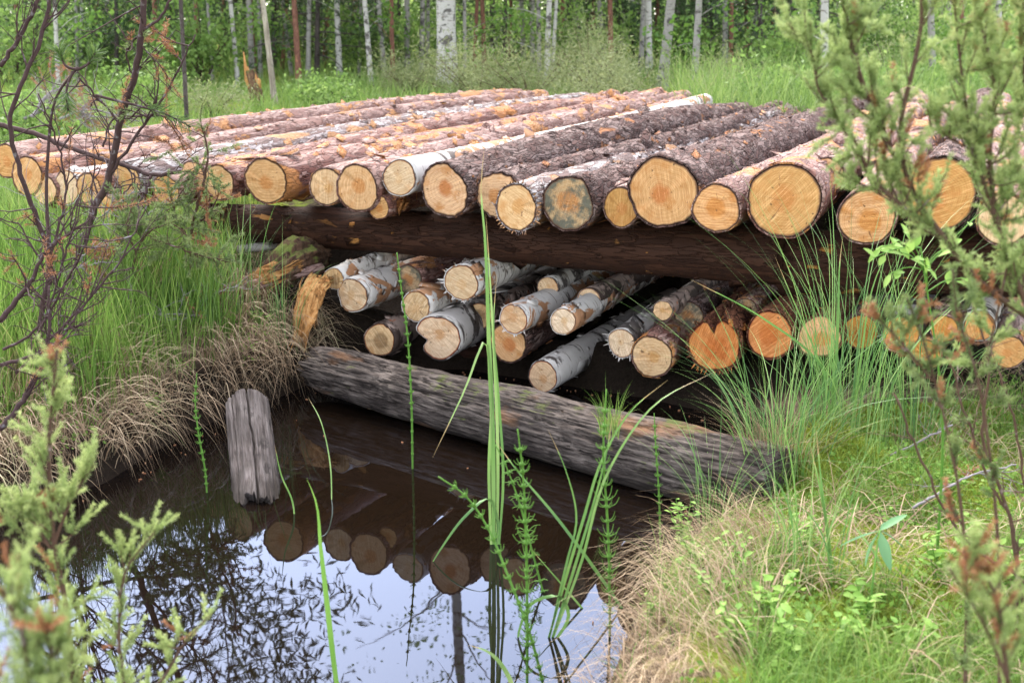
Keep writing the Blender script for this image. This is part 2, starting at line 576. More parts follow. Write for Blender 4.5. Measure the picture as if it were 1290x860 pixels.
m_birch('birch_bark', (.53, .48, .43), (.1, .07, .055), .56, (.4, .2, .1), .545)
m_birch('birch_bark_grey', (.4, .36, .32), (.06, .045, .038), .5, (.42, .2, .1), .66)
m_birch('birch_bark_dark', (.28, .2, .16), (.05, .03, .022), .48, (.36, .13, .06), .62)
m_birch('birch_trunk', (.4, .37, .335), (.1, .085, .075), .53, (.4, .34, .28), .75, 14)
m_birch('birch_trunk_grey', (.27, .245, .22), (.1, .085, .08), .55, (.3, .25, .2), .75, 14)
m_bark('pine_trunk', (.28, .13, .085), (.19, .085, .06), (.06, .03, .025), (.36, .19, .12), .62, (5, 5, 2))
m_bark('dark_trunk', (.12, .095, .085), (.07, .055, .05), (.03, .02, .02), (.2, .15, .12), .72, (5, 5, 2))


def m_wood(name, pale, dark, sc=(30, 30, 1.2), moss=None, moss_at=.6, orange=None, rough=.85, wet=False):
    t = NT(name)
    g = t.noise(t.coord(sc), 1.6, 6, .68, .35)
    g2 = t.noise(t.coord((sc[0] * 3, sc[1] * 3, sc[2] * 1.5)), 1.5, 4, .6)
    big = t.noise(t.coord(), 5, 4)
    f = t.math('ADD', t.math('MULTIPLY', g, .75), t.math('MULTIPLY', g2, .3))
    base = t.ramp(f, [(.36, tuple(x * .16 for x in dark)), (.47, dark), (.56, tuple((x + y) / 2 for x, y in zip(pale, dark))), (.7, pale)])
    base = t.mix(t.ramp(big, [(.4, .65), (.62, 0.0)]), base, tuple(x * .55 for x in dark))
    base = t.mix(t.ramp(t.noise(t.coord((1, 1, .35)), 28, 5, .7), [(.56, 0.0), (.64, .8)]), base, tuple(x * .3 for x in dark))
    if orange:
        base = t.mix(t.ramp(t.noise(t.coord((1, 1, .5)), 6, 4), [(.58, 0.0), (.68, .7)]), base, orange)
    if moss:
        geo = t.n('ShaderNodeNewGeometry')
        sx = t.n('ShaderNodeSeparateXYZ')
        t.set(sx.inputs[0], geo.outputs['Normal'])
        mm = t.math('ADD', t.noise(t.coord(), 7, 5, .7), t.math('MULTIPLY', sx.outputs[2], .12))
        base = t.mix(t.ramp(mm, [(moss_at, 0.0), (moss_at + .09, .75)]), base, moss)
    gp = t.n('ShaderNodeNewGeometry')
    sz = t.n('ShaderNodeSeparateXYZ')
    t.set(sz.inputs[0], gp.outputs['Position'])
    if wet:
        wl = t.math('ADD', sz.outputs[2], t.math('MULTIPLY', t.math('SUBTRACT', big, .5), .06))
        base = t.mix(t.ramp(wl, [(.015, .75), (.06, 0.0)]), base, (.018, .013, .009))
    M[name] = t.surf(base, rough, t.bump(f, 1.0, .016), .1)


m_wood('weathered_wood', (.21, .168, .14), (.048, .036, .03), (34, 34, 5.5), (.085, .1, .025), .66, (.2, .1, .05), wet=True)
m_wood('grey_wood', (.22, .188, .175), (.085, .067, .06), (40, 40, 3.5), wet=True)
m_wood('torn_wood', (.62, .35, .14), (.36, .16, .05), (22, 22, 1.5))
m_wood('rotten_wood', (.25, .14, .08), (.08, .045, .03), (18, 18, 3), (.15, .19, .04), .58)
m_wood('dead_stem', (.52, .46, .38), (.32, .26, .2), (20, 20, 1.2))


def m_twig(name, a, b, lich=None):
    t = NT(name)
    n = t.noise(t.coord((1, 1, 1), False), 45, 4)
    base = t.mix(n, a, b)
    if lich:
        base = t.mix(t.ramp(t.noise(t.coord((1, 1, 1), False), 30, 3), [(.6, 0.0), (.7, .8)]), base, lich)
    M[name] = t.surf(base, .8, t.bump(n, .5, .003), .1)


m_twig('shrub_twig', (.085, .05, .045), (.03, .018, .018), (.2, .18, .18))
m_twig('juniper_twig', (.12, .068, .045), (.05, .028, .022), (.28, .22, .2))
m_twig('grey_twig', (.32, .28, .27), (.12, .1, .1))


def m_ground():
    t = NT('soil_and_moss')
    geo = t.n('ShaderNodeNewGeometry')
    pos = geo.outputs['Position']
    n1 = t.noise(pos, 1.6, 6, .65)
    n2 = t.noise(pos, 14, 5, .65)
    n3 = t.noise(pos, 45, 4, .6)
    soil = t.mix(n3, (.035, .024, .016), (.095, .066, .042))
    litter = t.mix(t.ramp(n2, [(.45, 0.0), (.62, 1.0)]), soil, (.2, .14, .085))
    mossc = t.mix(n3, (.08, .11, .012), (.21, .25, .035))
    v = t.attr()      # moss cover; below zero, painted shade under the pile and pond-edge peat
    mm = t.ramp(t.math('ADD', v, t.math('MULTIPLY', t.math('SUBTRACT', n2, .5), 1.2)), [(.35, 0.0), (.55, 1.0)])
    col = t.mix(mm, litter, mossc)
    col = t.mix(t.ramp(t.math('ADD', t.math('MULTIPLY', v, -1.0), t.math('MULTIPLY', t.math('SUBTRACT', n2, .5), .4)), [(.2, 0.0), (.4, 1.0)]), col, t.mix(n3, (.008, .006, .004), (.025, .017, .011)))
    sx = t.n('ShaderNodeSeparateXYZ')
    t.set(sx.inputs[0], pos)
    col = t.mix(t.ramp(sx.outputs[2], [(.0, 1.0), (.05, 0.0)]), col, (.018, .012, .008))
    M['ground'] = t.surf(col, .95, t.bump(t.math('ADD', n2, n3), .8, .03), .06)
    t = NT('pond_water')
    geo = t.n('ShaderNodeNewGeometry')
    r1 = t.noise(geo.outputs['Position'], 9, 2, .5)
    r2 = t.noise(geo.outputs['Position'], 2.2, 2, .5)
    bp = t.bump(t.math('ADD', t.math('MULTIPLY', r1, .5), r2), .009, .03)
    fr = t.n('ShaderNodeFresnel', {'IOR': 1.6})
    t.set(fr.inputs['Normal'], bp)
    fac = t.math('MULTIPLY', fr.outputs[0], .9, True)
    df = t.n('ShaderNodeBsdfDiffuse', {'Color': (.006, .0035, .002, 1)})
    gl = t.n('ShaderNodeBsdfGlossy', {'Color': (.62, .71, .95, 1), 'Roughness': .015})
    t.set(gl.inputs['Normal'], bp)
    mx = t.n('ShaderNodeMixShader')
    t.set(mx.inputs[0], fac)
    t.t.links.new(df.outputs[0], mx.inputs[1])
    t.t.links.new(gl.outputs[0], mx.inputs[2])
    t.t.links.new(mx.outputs[0], t.out.inputs[0])
    M['water'] = t.m


m_ground()

# ------------------------------------------------------------------ ground and water
POND = [(-2.6, 3.0), (-1.75, 3.3), (-1.52, 3.44), (-1.28, 3.63), (-1.2, 3.95), (-1.06, 4.3), (-.86, 4.62), (-.75, 4.9), (-.2, 4.95), (.5, 4.55),
        (.98, 4.15), (.92, 3.8), (.72, 3.5), (.45, 3.12), (.3, 2.75), (.215, 2.43), (.15, 2.15), (0.0, 1.98), (-.6, 1.92), (-1.6, 1.95), (-3.0, 2.3)]


def pond_sd(x, y):
    P = np.array(POND)
    Q = np.roll(P, -1, axis=0)
    d = np.full(x.shape, 1e9)
    ins = np.zeros(x.shape, bool)
    for (ax, ay), (bx, by) in zip(P, Q):
        ex, ey = bx - ax, by - ay
        t = np.clip(((x - ax) * ex + (y - ay) * ey) / (ex * ex + ey * ey), 0, 1)
        d = np.minimum(d, np.hypot(x - ax - t * ex, y - ay - t * ey))
        c = (ay > y) != (by > y)
        ins ^= c & (x < ex * (y - ay) / (ey if ey else 1e-9) + ax)
    return np.where(ins, -d, d)


def sm(a, b, x):
    t = np.clip((x - a) / (b - a), 0, 1)
    return t * t * (3 - 2 * t)


def face_y(x):
    return 4.6 - .42 * x


def ground_z(x, y):
    x, y = np.asarray(x, float), np.asarray(y, float)
    p = np.stack([x, y, 0 * x], -1).reshape(-1, 3)
    n = (fbm(p, .9, 3) - .5).reshape(x.shape)
    n2 = (fbm(p, 5, 9, 3) - .5).reshape(x.shape)
    d = pond_sd(x, y)
    left = sm(-.92, -1.3, x) * sm(7.2, 5.6, y + .3 * (x + 1))
    fy = face_y(x)
    behind = sm(0.2, .7, y - fy) * sm(10.5, 7.5, y)               # under the stack
    right = sm(.1, .6, x)
    B = .30 + .12 * sm(6, 14, y) + .25 * sm(14, 40, y)
    B = B * (1 - left) + left * (.24 + .18 * sm(3.6, 5.0, y))
    nearright = right * sm(4.9, 4.2, y + .42 * (x - .5))
    B = B * (1 - nearright) + nearright * (.10 + .13 * sm(3.3, 2.3, y) - .03 * sm(3.2, 4.2, y))
    under = behind * sm(-1.35, -.75, x)
    B = B * (1 - under) + under * (.03 + .05 * sm(.9, 1.8, x) + .42 * sm(1.25, 2.0, y - fy))  # last term: mound added behind the lower stack to block light from the back
    z = np.where(d > 0, B * (1 - np.exp(-np.maximum(d, 0) / .14)), -.4 * (1 - np.exp(d / .25)))
    lump = n * .16 + n2 * .09
    z = z + .17 * np.exp(-((x - .93) ** 2 + (y - 3.52) ** 2) / .018) * sm(-.12, .04, d)
    z = z + lump * sm(.0, .5, d) * (1 - .7 * under) + .02 * n2 * sm(-.1, .1, d)
    return np.where(d > .02, np.maximum(z, .012), z)


def gz(x, y):
    return float(ground_z(np.array([x]), np.array([y]))[0])


def moss_and_shade(x, y):
    return .5 * sm(.15, .5, x) * sm(4.2, 3.4, y) + .2 * sm(.25, .6, np.abs(x)) + .12 + .75 * sm(.7, 1.1, x) * sm(2.2, 2.9, y) * sm(5.2, 4.4, y + .3 * x) + .3 * sm(6, 9, y) - 1.6 * sm(-.15, .25, y - face_y(x)) * sm(10, 8.5, y) * sm(-1.3, -.9, x) * sm(3.2, 2.6, x) - .9 * sm(.22, .05, pond_sd(x, y)) * sm(.3, -.2, x)  # negative terms: shade under the pile painted dark, wet peat at pond edge


def axis_coords(a, b, step, far):
    c = list(np.arange(a, b + 1e-6, step))
    s, v = step, c[-1]
    while v < far[1]:
        s *= 1.16
        v += s
        c.append(v)
    s, v = step, c[0]
    while v > far[0]:
        s *= 1.16
        v -= s
        c.insert(0, v)
    return np.array(c)


gx = axis_coords(-3.2, 3.2, .04, (-300, 300))
gy = axis_coords(.9, 6.2, .04, (-60, 600))
GX, GY = np.meshgrid(gx, gy)
GZ = ground_z(GX, GY)
mb = MB()
idx = np.arange(GX.size).reshape(GX.shape)
mb.add(np.stack([GX, GY, GZ], -1), np.stack([idx[:-1, :-1], idx[:-1, 1:], idx[1:, 1:], idx[1:, :-1]], -1).reshape(-1, 4), None, moss_and_shade(GX, GY).ravel())
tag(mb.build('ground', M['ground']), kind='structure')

mb = MB()
wx, wy = np.meshgrid(np.linspace(-3.6, 1.6, 27), np.linspace(1.0, 5.3, 23))
idx = np.arange(wx.size).reshape(wx.shape)
mb.add(np.stack([wx, wy, 0 * wx], -1), np.stack([idx[:-1, :-1], idx[:-1, 1:], idx[1:, 1:], idx[1:, :-1]], -1).reshape(-1, 4))
tag(mb.build('water', M['water']), kind='structure')


# ------------------------------------------------------------------ logs
def log(name, label, cat, group, P0, D, L, r0, r1, bark, face, seed, lobes=.03, rough=.004, flakes=0, segs=44, tilt=(0, 0), bend=.0, notch=None, stub=None, face_name='cut_face', egg=(1, 1), collar=0, far_face=True):
    rng = np.random.default_rng(seed)
    root = thing(name, label, cat, P0, group)
    root.rotation_mode = 'QUATERNION'
    D = Vector(D).normalized()
    q = D.to_track_quat('Z', 'Y')
    root.rotation_quaternion = q @ Quaternion((0, 0, 1), rng.uniform(-.3, .3))
    nr = max(8, int(L / .045))
    th = np.linspace(0, 2 * math.pi, segs, endpoint=False)
    zz = np.linspace(0, 1, nr) * L
    ph = rng.uniform(0, 6.28, 6)
    am = rng.uniform(.3, 1, 6) * lobes

    def outline(z):
        t = np.asarray(z)[:, None] / L
        k = 1 - .5 * t
        return 1 + k * (am[0] * np.cos(2 * th + ph[0] + t * .5) + am[1] * np.cos(3 * th + ph[1]) * .8 + am[2] * np.cos(5 * th + ph[2]) * .5)
    R = (r0 + (r1 - r0) * zz / L)[:, None] * outline(zz)
    X, Yy = np.cos(th)[None] * R * egg[0], np.sin(th)[None] * R * egg[1]
    Z = np.repeat(zz[:, None], segs, 1)
    P = np.stack([X, Yy, Z], -1).reshape(-1, 3)
    nz = fbm(P * [1, 1, .45], 14, seed % 91, 3) - .5
    nz2 = fbm(P * [1, 1, .6], 60, seed % 71 + 5, 2) - .5
    dR = (nz * 2.2 + nz2 * 1.2) * rough
    rad = np.stack([P[:, 0], P[:, 1], 0 * P[:, 0]], -1)
    P = P + unit(rad) * dR[:, None]
    bo = rng.uniform(0, 6.28)
    bx = bend * np.sin(P[:, 2] / L * math.pi)
    P[:, 0] += bx * math.cos(bo)
    P[:, 1] += bx * math.sin(bo)
    if notch:                                                   # a rotten hollow eaten into the butt: (angle, half width, depth)
        ang = np.arctan2(P[:, 1], P[:, 0])
        da = np.abs((ang - notch[0] + math.pi) % (2 * math.pi) - math.pi)
        k = 1 - notch[2] * np.exp(-(da / notch[1]) ** 2) * np.clip(1 - P[:, 2] / .5, 0, 1)
        P[:, :2] *= k[:, None]
    G = P.reshape(nr, segs, 3)
    for e in (0, -1):
        sh = G[e, :, 0] * tilt[0] + G[e, :, 1] * tilt[1]
        G[e, :, 2] += sh if e == 0 else -sh
        G[e, :, 2] += rng.normal(0, .0025, segs)
    b = MB()
    inner0 = G[0] * [.955, .955, 1] + [0, 0, .001]
    innerL = G[-1] * [.95, .95, 1]
    innerL[:, :2] = G[-1, :, :2].mean(0) + (G[-1, :, :2] - G[-1, :, :2].mean(0)) * .95
    allv = np.concatenate([inner0[None], G, innerL[None]])
    m = nr + 2
    idx = np.arange(m * segs).reshape(m, segs)
    nx = np.roll(idx, -1, 1)
    val = np.clip(.5 + nz.reshape(nr, segs) * .8, 0, 1)
    val = np.concatenate([val[:1], val, val[-1:]])
    b.add(allv, np.stack([idx[:-1], nx[:-1], nx[1:], idx[1:]], -1).reshape(-1, 4), None, val.ravel())
    if flakes:
        n = int(flakes)
        fi = rng.integers(1, nr - 1, n)
        fj = rng.integers(0, segs, n)
        c = G[fi, fj] + rng.normal(0, .01, (n, 3)) * [0, 0, 1]
        nn = unit(c * [1, 1, 0])
        ax = unit(np.array([[0, 0, 1.0]]) + rng.normal(0, .45, (n, 3)))
        ax = unit(ax - nn * np.sum(ax * nn, -1, keepdims=True))
        ci = np.cross(nn, ax)
        la = rng.uniform(.004, .019, n)[:, None] * (rng.uniform(0, 1, n)[:, None] ** 2 * 1.6 + .5)
        la = la * np.where(rng.uniform(0, 1, (n, 1)) < .06, 2.2, 1.0)
        lc = la * rng.uniform(.3, .8, n)[:, None]
        li = la * rng.uniform(.1, .9, n)[:, None]
        th_ = .0015
        tp = [c - ax * la - ci * lc + nn * .001, c + ax * la - ci * lc + nn * li * .3, c + ax * la * .8 + ci * lc + nn * li, c - ax * la * .9 + ci * lc * .8 + nn * li * .5]
        V = np.stack(tp + [p - nn * th_ - ax * .001 for p in tp], 1)
        o = np.arange(n)[:, None] * 8
        qs = np.concatenate([o + np.array([[0, 1, 2, 3]]), o + np.array([[7, 6, 5, 4]]), o + np.array([[0, 4, 5, 1]]), o + np.array([[1, 5, 6, 2]]), o + np.array([[2, 6, 7, 3]]), o + np.array([[3, 7, 4, 0]])])
        b.add(V, qs, None, np.repeat(rng.uniform(-.4, 1.6, n), 8))
    if collar:                                                  # torn bast fibres round the butt
        n = collar
        fj = rng.integers(0, segs, n)
        c = G[0, fj] * [.97, .97, 1] + [0, 0, .004]
        nn = unit(c * [1, 1, 0])
        d = unit(nn * rng.uniform(.2, 1.2, (n, 1)) + np.array([[0, 0, -.7]]) + rng.normal(0, .3, (n, 3)))
        ci = unit(np.cross(nn, d))
        l = rng.uniform(.008, .03, n)[:, None]
        w_ = rng.uniform(.0015, .005, n)[:, None]
        V = np.stack([c - ci * w_, c + ci * w_, c + d * l + ci * w_ * .3, c + d * l - ci * w_ * .3], 1)
        b.add(V, np.arange(n * 4).reshape(n, 4), None, np.repeat(rng.uniform(.8, 1.6, n), 4))
    b.build('bark', M[bark], root)

    def disc(ring, sgn, nm, mat):
        f = MB()
        cen = ring.mean(0)
        rs = np.array([.0, .12, .25, .4, .55, .7, .85, .94, 1.0])
        off = ring[:, :2].mean(0) * 0
        pith = np.append(rng.uniform(-.2, .2, 2) * r0, 0)
        V = cen + (ring[None] - cen) * (rs[:, None, None] * .975) + pith * (1 - rs[:, None, None])
        V = V.reshape(-1, 3)
        V[:, 2] += sgn * (.0015 +   .0012 * (fbm(V, 22, seed % 13, 2) - .5))
        idx = np.arange(len(rs) * segs).reshape(len(rs), segs)
        nx = np.roll(idx, -1, 1)
        qd = np.stack([idx[:-1], idx[1:], nx[1:], nx[:-1]], -1).reshape(-1, 4)
        if sgn > 0:
            qd = qd[:, ::-1]
        vv = np.repeat(rs, segs)
        f.add(V, qd, None, vv)
        return f.build(nm, mat, root)
    disc(inner0, -1, face_name, M[face])
    if far_face:
        disc(innerL, 1, 'far_cut_face', M[face])
    if stub:
        for (zs, ang, ln, rr) in stub:
            i = int(zs / L * (nr - 1))
            cc = G[i].mean(0)
            dr = np.array([math.cos(ang), math.sin(ang), .25])
            rl = r0 + (r1 - r0) * zs / L
            s = MB()
            pts = [cc + dr * rl * .7, cc + dr * (rl + ln * .5), cc + dr * (rl + ln) + rng.normal(0, .006, 3)]
            s.tube(smooth_path(pts, 6), [rr * 1.25, rr, rr * .8], 9)
            s.build('branch_stub', M[bark], root)
    return root


YAW = math.radians(22.0)
TG = 'logs laid side by side in the top layer of the pile'
# centre px, vertical diameter px, bark, face, label, depth offset, length, extra
TOP = [
    (70, 206, 38, 'pine_bark_red', 'pine_face', 'thin red log set back behind the white birch log at the left end', .42, 4.4, {}),
    (128, 212, 38, 'pine_bark', 'pine_face', 'thin log set back above the small low orange butt at left', .36, 4.5, {}),
    (188, 214, 40, 'pine_bark_red', 'pine_face', 'thin red log set back just right of the grey barked log at left', .36, 4.5, {}),
    (8, 203, 44, 'pine_bark', 'pine_face', 'pine log cut off by the left edge of the photo, behind dark bare twigs', .12, 4.5, {}),
    (34, 222, 52, 'pine_bark_red', 'pine_face', 'first whole pine butt from the left edge, tall narrow face behind twigs', .0, 4.6, {}),
    (57, 240, 38, 'pine_bark', 'pine_face_pale', 'small pine butt wedged between tall narrow face and white birch log at left', .0, 4.4, {}),
    (84, 236, 44, 'birch_bark', 'birch_face', 'white birch log at the left end of the pile, half hidden by bare twigs', .02, 4.5, {}),
    (113, 240, 46, 'pine_bark_red', 'pine_face', 'pine log right of the white birch at left, thick dark stem crossing it', .0, 4.7, {}),
    (133, 262, 30, 'pine_bark', 'pine_face_orange', 'small low orange butt under the left part of the top layer', -.02, 4.0, {}),
    (160, 226, 46, 'pine_bark_grey', 'pine_face_pale', 'grey barked log lying behind the thick bare branch at left', .1, 4.7, {}),
    (209, 240, 40, 'pine_bark_red', 'pine_face', 'small pine butt partly covered by brown drooping juniper twigs', .0, 4.6, {}),
    (243, 224, 42, 'pine_bark', 'pine_face', 'reddish log set back between two butts behind the drooping juniper', .16, 4.7, {}),
    (276, 230, 48, 'pine_bark_red', 'pine_face_pale', 'yellow butt with a drooping green juniper tip across its left half', .0, 4.7, {}),
    (335, 228, 61, 'pine_bark_red', 'pine_face', 'tall oval pine butt with lifted bark on top, right of the drooping juniper', -.04, 4.9, {'stub': [(4.3, 1.4, .05, .04)]}),
    (376, 232, 44, 'pine_bark', 'pine_face', 'recessed red log lying between the tall oval butt and the next pair of butts', .2, 4.8, {}),
    (411, 235, 50, 'pine_bark', 'pine_face_pale', 'pale butt touching the larger round butt on its right, left half of the pile', .0, 4.8, {}),
    (450, 237, 62, 'pine_bark_red', 'pine_face', 'round yellow pine butt just above left of the tiniest low butt', -.03, 4.8, {}),
    (477, 261, 32, 'pine_bark_red', 'pine_face', 'tiniest butt of the top layer, hanging low left of the white birch', .0, 3.8, {}),
    (503, 224, 48, 'birch_bark', 'birch_face', 'white birch log with pale butt in the middle left of the top layer', .0, 4.6, {}),
    (560, 240, 69, 'pine_bark_dark', 'pine_face_heart', 'dark barked log with square orange heart and a dent in its right side', -.02, 4.9, {'lobes': .05}),
    (628, 246, 60, 'pine_bark_dark', 'pine_face', 'butt half hidden behind the ragged edged butt, right of the tall blade', .06, 4.8, {}),
    (650, 261, 60, 'pine_bark_grey', 'pine_face_pale', 'pale butt with ragged torn bast around its rim', -.06, 4.9, {'collar': 70}),
    (716, 257, 70, 'pine_bark_dark', 'pine_face_stained', 'dark barked butt stained blue and grey around an orange heart', -.02, 4.8, {}),
    (782, 261, 52, 'pine_bark', 'pine_face', 'narrow small butt tucked against the left of the largest dark barked butt', .03, 4.3, {}),
    (836, 243, 93, 'pine_bark_dark', 'pine_face_heart', 'big dark barked pine butt with small orange heart, centre right', -.02, 5.0, {'lobes': .035}),
    (903, 262, 63, 'pine_bark', 'pine_face_orange', 'smooth orange butt between the two biggest butts', -.02, 4.8, {}),
    (988, 253, 98, 'pine_bark_red', 'pine_face', 'biggest pine butt with fine pale growth rings', -.05, 4.8, {}),
    (1040, 222, 50, 'pine_bark', 'pine_face', 'log set back behind the biggest butt, torn orange bark on top', .35, 4.4, {}),
    (1092, 273, 75, 'pine_bark', 'pine_face_orange', 'orange ringed butt sitting lowest, right of the biggest butt', -.04, 4.6, {}),
    (1130, 225, 52, 'pine_bark_red', 'pine_face', 'log set back between two butts behind the juniper branch', .4, 4.4, {}),
    (1183, 245, 97, 'pine_bark_dark', 'pine_face_heart', 'big butt with thick dark bark behind the juniper fork', -.02, 4.8, {}),
    (1236, 240, 52, 'pine_bark', 'pine_face', 'log set back behind the juniper, between the thick barked butt and the right end', .32, 4.5, {}),
    (1264, 276, 68, 'pine_bark_red', 'pine_face_pale', 'low butt near the right edge, behind juniper leaves', -.04, 4.6, {}),
    (1330, 246, 76, 'pine_bark', 'pine_face', 'log at the right edge, its butt mostly outside the photo', .0, 4.6, {}),
]


def place_px(cx, cy, dY, fy=face_y):
    Y = 4.7
    for _ in range(12):
        x = PY(cx, cy, Y)[0]
        Y = fy(x) + dY
    return PY(cx, cy, Y)


LOGRNG = np.random.default_rng(21)
for i, (cx, cy, d, bark, face, lab, dY, L, ex) in enumerate(TOP):
    P0 = place_px(cx, cy, dY)
    dep = P0[1] * CP + (H - P0[2]) * SP
    r0 = d / 2 * dep / FPX
    yaw = YAW + math.radians(1.8) * (1 - cx / 1290)
    L = L + (1.0 if cx < 300 else .3 if cx < 480 else 0)
    yaw = yaw + math.radians(LOGRNG.uniform(-.8, .8) if i != 18 else .2)
    yaw += math.radians({19: 1.3, 20: .6}.get(i, 0))
    L = L + LOGRNG.uniform(-.45, .45)
    D = (math.sin(yaw), math.cos(yaw), LOGRNG.uniform(-.006, .012) if i not in (18, 19) else (.006 if i == 18 else -.006))
    if i == 18:
        L = 4.6
    dark = bark == 'pine_bark_dark'
    kw = dict(lobes=.028, rough=.011 if dark else (.003 if 'birch' in bark else .005), flakes=(150 if 'birch' in bark else 420), bend=LOGRNG.uniform(.01, .07), tilt=(LOGRNG.uniform(-.1, .1), LOGRNG.uniform(-.14, .14)))
    kw.update(ex)
    nm = 'birch_log' if 'birch' in bark else 'pine_log'
    if 'stub' not in kw and 'pine' in bark:
        kw['stub'] = [(LOGRNG.uniform(.3, L - .3), LOGRNG.uniform(0, 6.28), LOGRNG.uniform(.004, .025), LOGRNG.uniform(.012, .024)) for _ in range(LOGRNG.integers(1, 5))]
    log(nm, lab, 'log', TG, P0, D, L, r0, r0 * LOGRNG.uniform(.72, .86), bark, face, 300 + i * 7, **kw)

# bearer logs under the top layer
A, B_ = place_px(262, 278, .34), place_px(990, 322, .36)
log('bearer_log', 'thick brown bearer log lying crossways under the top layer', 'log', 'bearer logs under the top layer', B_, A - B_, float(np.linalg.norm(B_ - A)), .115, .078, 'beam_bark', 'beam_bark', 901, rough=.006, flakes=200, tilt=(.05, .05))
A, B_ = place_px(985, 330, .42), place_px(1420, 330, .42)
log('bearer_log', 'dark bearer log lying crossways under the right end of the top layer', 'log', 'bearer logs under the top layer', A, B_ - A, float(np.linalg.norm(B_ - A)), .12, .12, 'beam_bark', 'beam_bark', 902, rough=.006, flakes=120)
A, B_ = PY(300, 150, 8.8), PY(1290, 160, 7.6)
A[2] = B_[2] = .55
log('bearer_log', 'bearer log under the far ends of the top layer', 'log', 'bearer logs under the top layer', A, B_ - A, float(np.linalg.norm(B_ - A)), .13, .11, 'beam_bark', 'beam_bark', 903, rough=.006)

LG = 'short logs stacked below the bearer logs'
LOW = [
    (421, 351, 29, 'birch_bark', 'birch_face_dark', 'thin white birch stick with tiny dark heart, top left of the lower stack', .0, .9, {}),
    (444, 372, 45, 'birch_bark', 'birch_face', 'white birch log with plain pale butt and curl of torn bark on top', .0, 1.1, {}),
    (478, 428, 43, 'birch_bark_dark', 'birch_face_dark', 'dark birch log with brown stained heart, lowest at left', .0, 1.3, {}),
    (524, 386, 41, 'birch_bark', 'birch_face', 'white birch log lying on the hollow butt, left of the upper single log', .02, 1.6, {}),
    (552, 425, 60, 'birch_bark_grey', 'birch_face_red', 'birch butt with a black rotten notch in its left side', -.02, 1.6, {'notch': (-.5, .3, .5), 'lobes': .05}),
    (581, 356, 47, 'birch_bark', 'birch_face', 'uppermost birch log of the lower stack with shaggy bark', .03, 1.2, {'collar': 30}),
    (647, 402, 39, 'birch_bark', 'birch_face_red', 'white birch log with red brown rim, resting on the orange hearted butt', -.04, 1.6, {'collar': 20}),
    (640, 432, 53, 'pine_bark_dark', 'pine_face_heart', 'dark log with bright orange heart underneath the red rimmed birch', .05, 1.5, {}),
    (709, 405, 35, 'birch_bark', 'birch_face', 'white birch log with a peeled brown patch on its side', -.02, 1.6, {}),
    (684, 474, 43, 'birch_bark_grey', 'birch_face_red', 'lowest grey white birch log, nearest the old mossy log', -.1, 1.7, {}),
    (783, 432, 39, 'birch_bark_grey', 'birch_face', 'shaggy birch log left of the pale ringed butt', .02, 1.4, {'collar': 30}),
    (821, 449, 57, 'pine_bark_red', 'pine_face_pale', 'pale ringed butt with red brown bark, low in the middle of the lower stack', .0, 1.4, {}),
    (835, 391, 26, 'birch_bark_dark', 'pine_face_pale', 'small thin stick in the dark above the pale ringed butt', .12, .9, {}),
    (900, 434, 72, 'alder_bark', 'alder_face', 'red orange butt with a dark rotten hollow from above and flaky rim', .0, 1.4, {'notch': (1.2, .2, .62), 'lobes': .05, 'collar': 90}),
    (970, 422, 62, 'alder_bark', 'alder_face', 'plain orange butt just right of the hollow butt, behind sedge', .02, 1.4, {'lobes': .05}),
    (1032, 424, 56, 'alder_bark', 'pine_face_orange', 'orange butt with flat right side, behind the densest sedge', .04, 1.4, {'lobes': .05}),
    (1134, 421, 47, 'birch_bark_grey', 'pine_face_orange', 'round butt with pale shaggy bark, right of the sedge clump', .02, 1.4, {'collar': 20}),
    (1189, 414, 36, 'pine_bark', 'pine_face_orange', 'small butt just right of the pale shaggy one, behind juniper shoots', .04, 1.3, {}),
    (1166, 446, 38, 'pine_bark', 'pine_face_orange', 'low butt half sunk in moss under two butts at right', .0, 1.3, {}),
    (1234, 410, 40, 'birch_bark_grey', 'pine_face_orange', 'butt behind the juniper, second from the right edge in the lower stack', .06, 1.3, {}),
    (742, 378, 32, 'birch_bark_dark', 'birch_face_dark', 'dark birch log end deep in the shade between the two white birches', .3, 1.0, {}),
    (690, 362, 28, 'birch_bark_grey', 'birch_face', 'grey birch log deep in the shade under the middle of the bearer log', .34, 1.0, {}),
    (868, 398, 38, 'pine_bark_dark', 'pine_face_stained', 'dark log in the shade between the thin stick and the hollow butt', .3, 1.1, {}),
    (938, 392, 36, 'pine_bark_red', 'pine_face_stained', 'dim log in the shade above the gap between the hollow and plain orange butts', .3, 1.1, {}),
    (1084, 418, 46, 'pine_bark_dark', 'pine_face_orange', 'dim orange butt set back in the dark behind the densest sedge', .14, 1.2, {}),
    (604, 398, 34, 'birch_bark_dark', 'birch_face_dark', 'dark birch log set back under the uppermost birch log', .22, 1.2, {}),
    (1270, 443, 44, 'pine_bark', 'pine_face', 'butt at the right edge of the lower stack, resting on moss', .02, 1.3, {}),
]
m_bark('alder_bark', (.24, .1, .05), (.14, .05, .03), (.04, .015, .01), (.5, .2, .06), .6, (9, 9, 4))


def low_y(x):
    return 4.62 - .40 * x


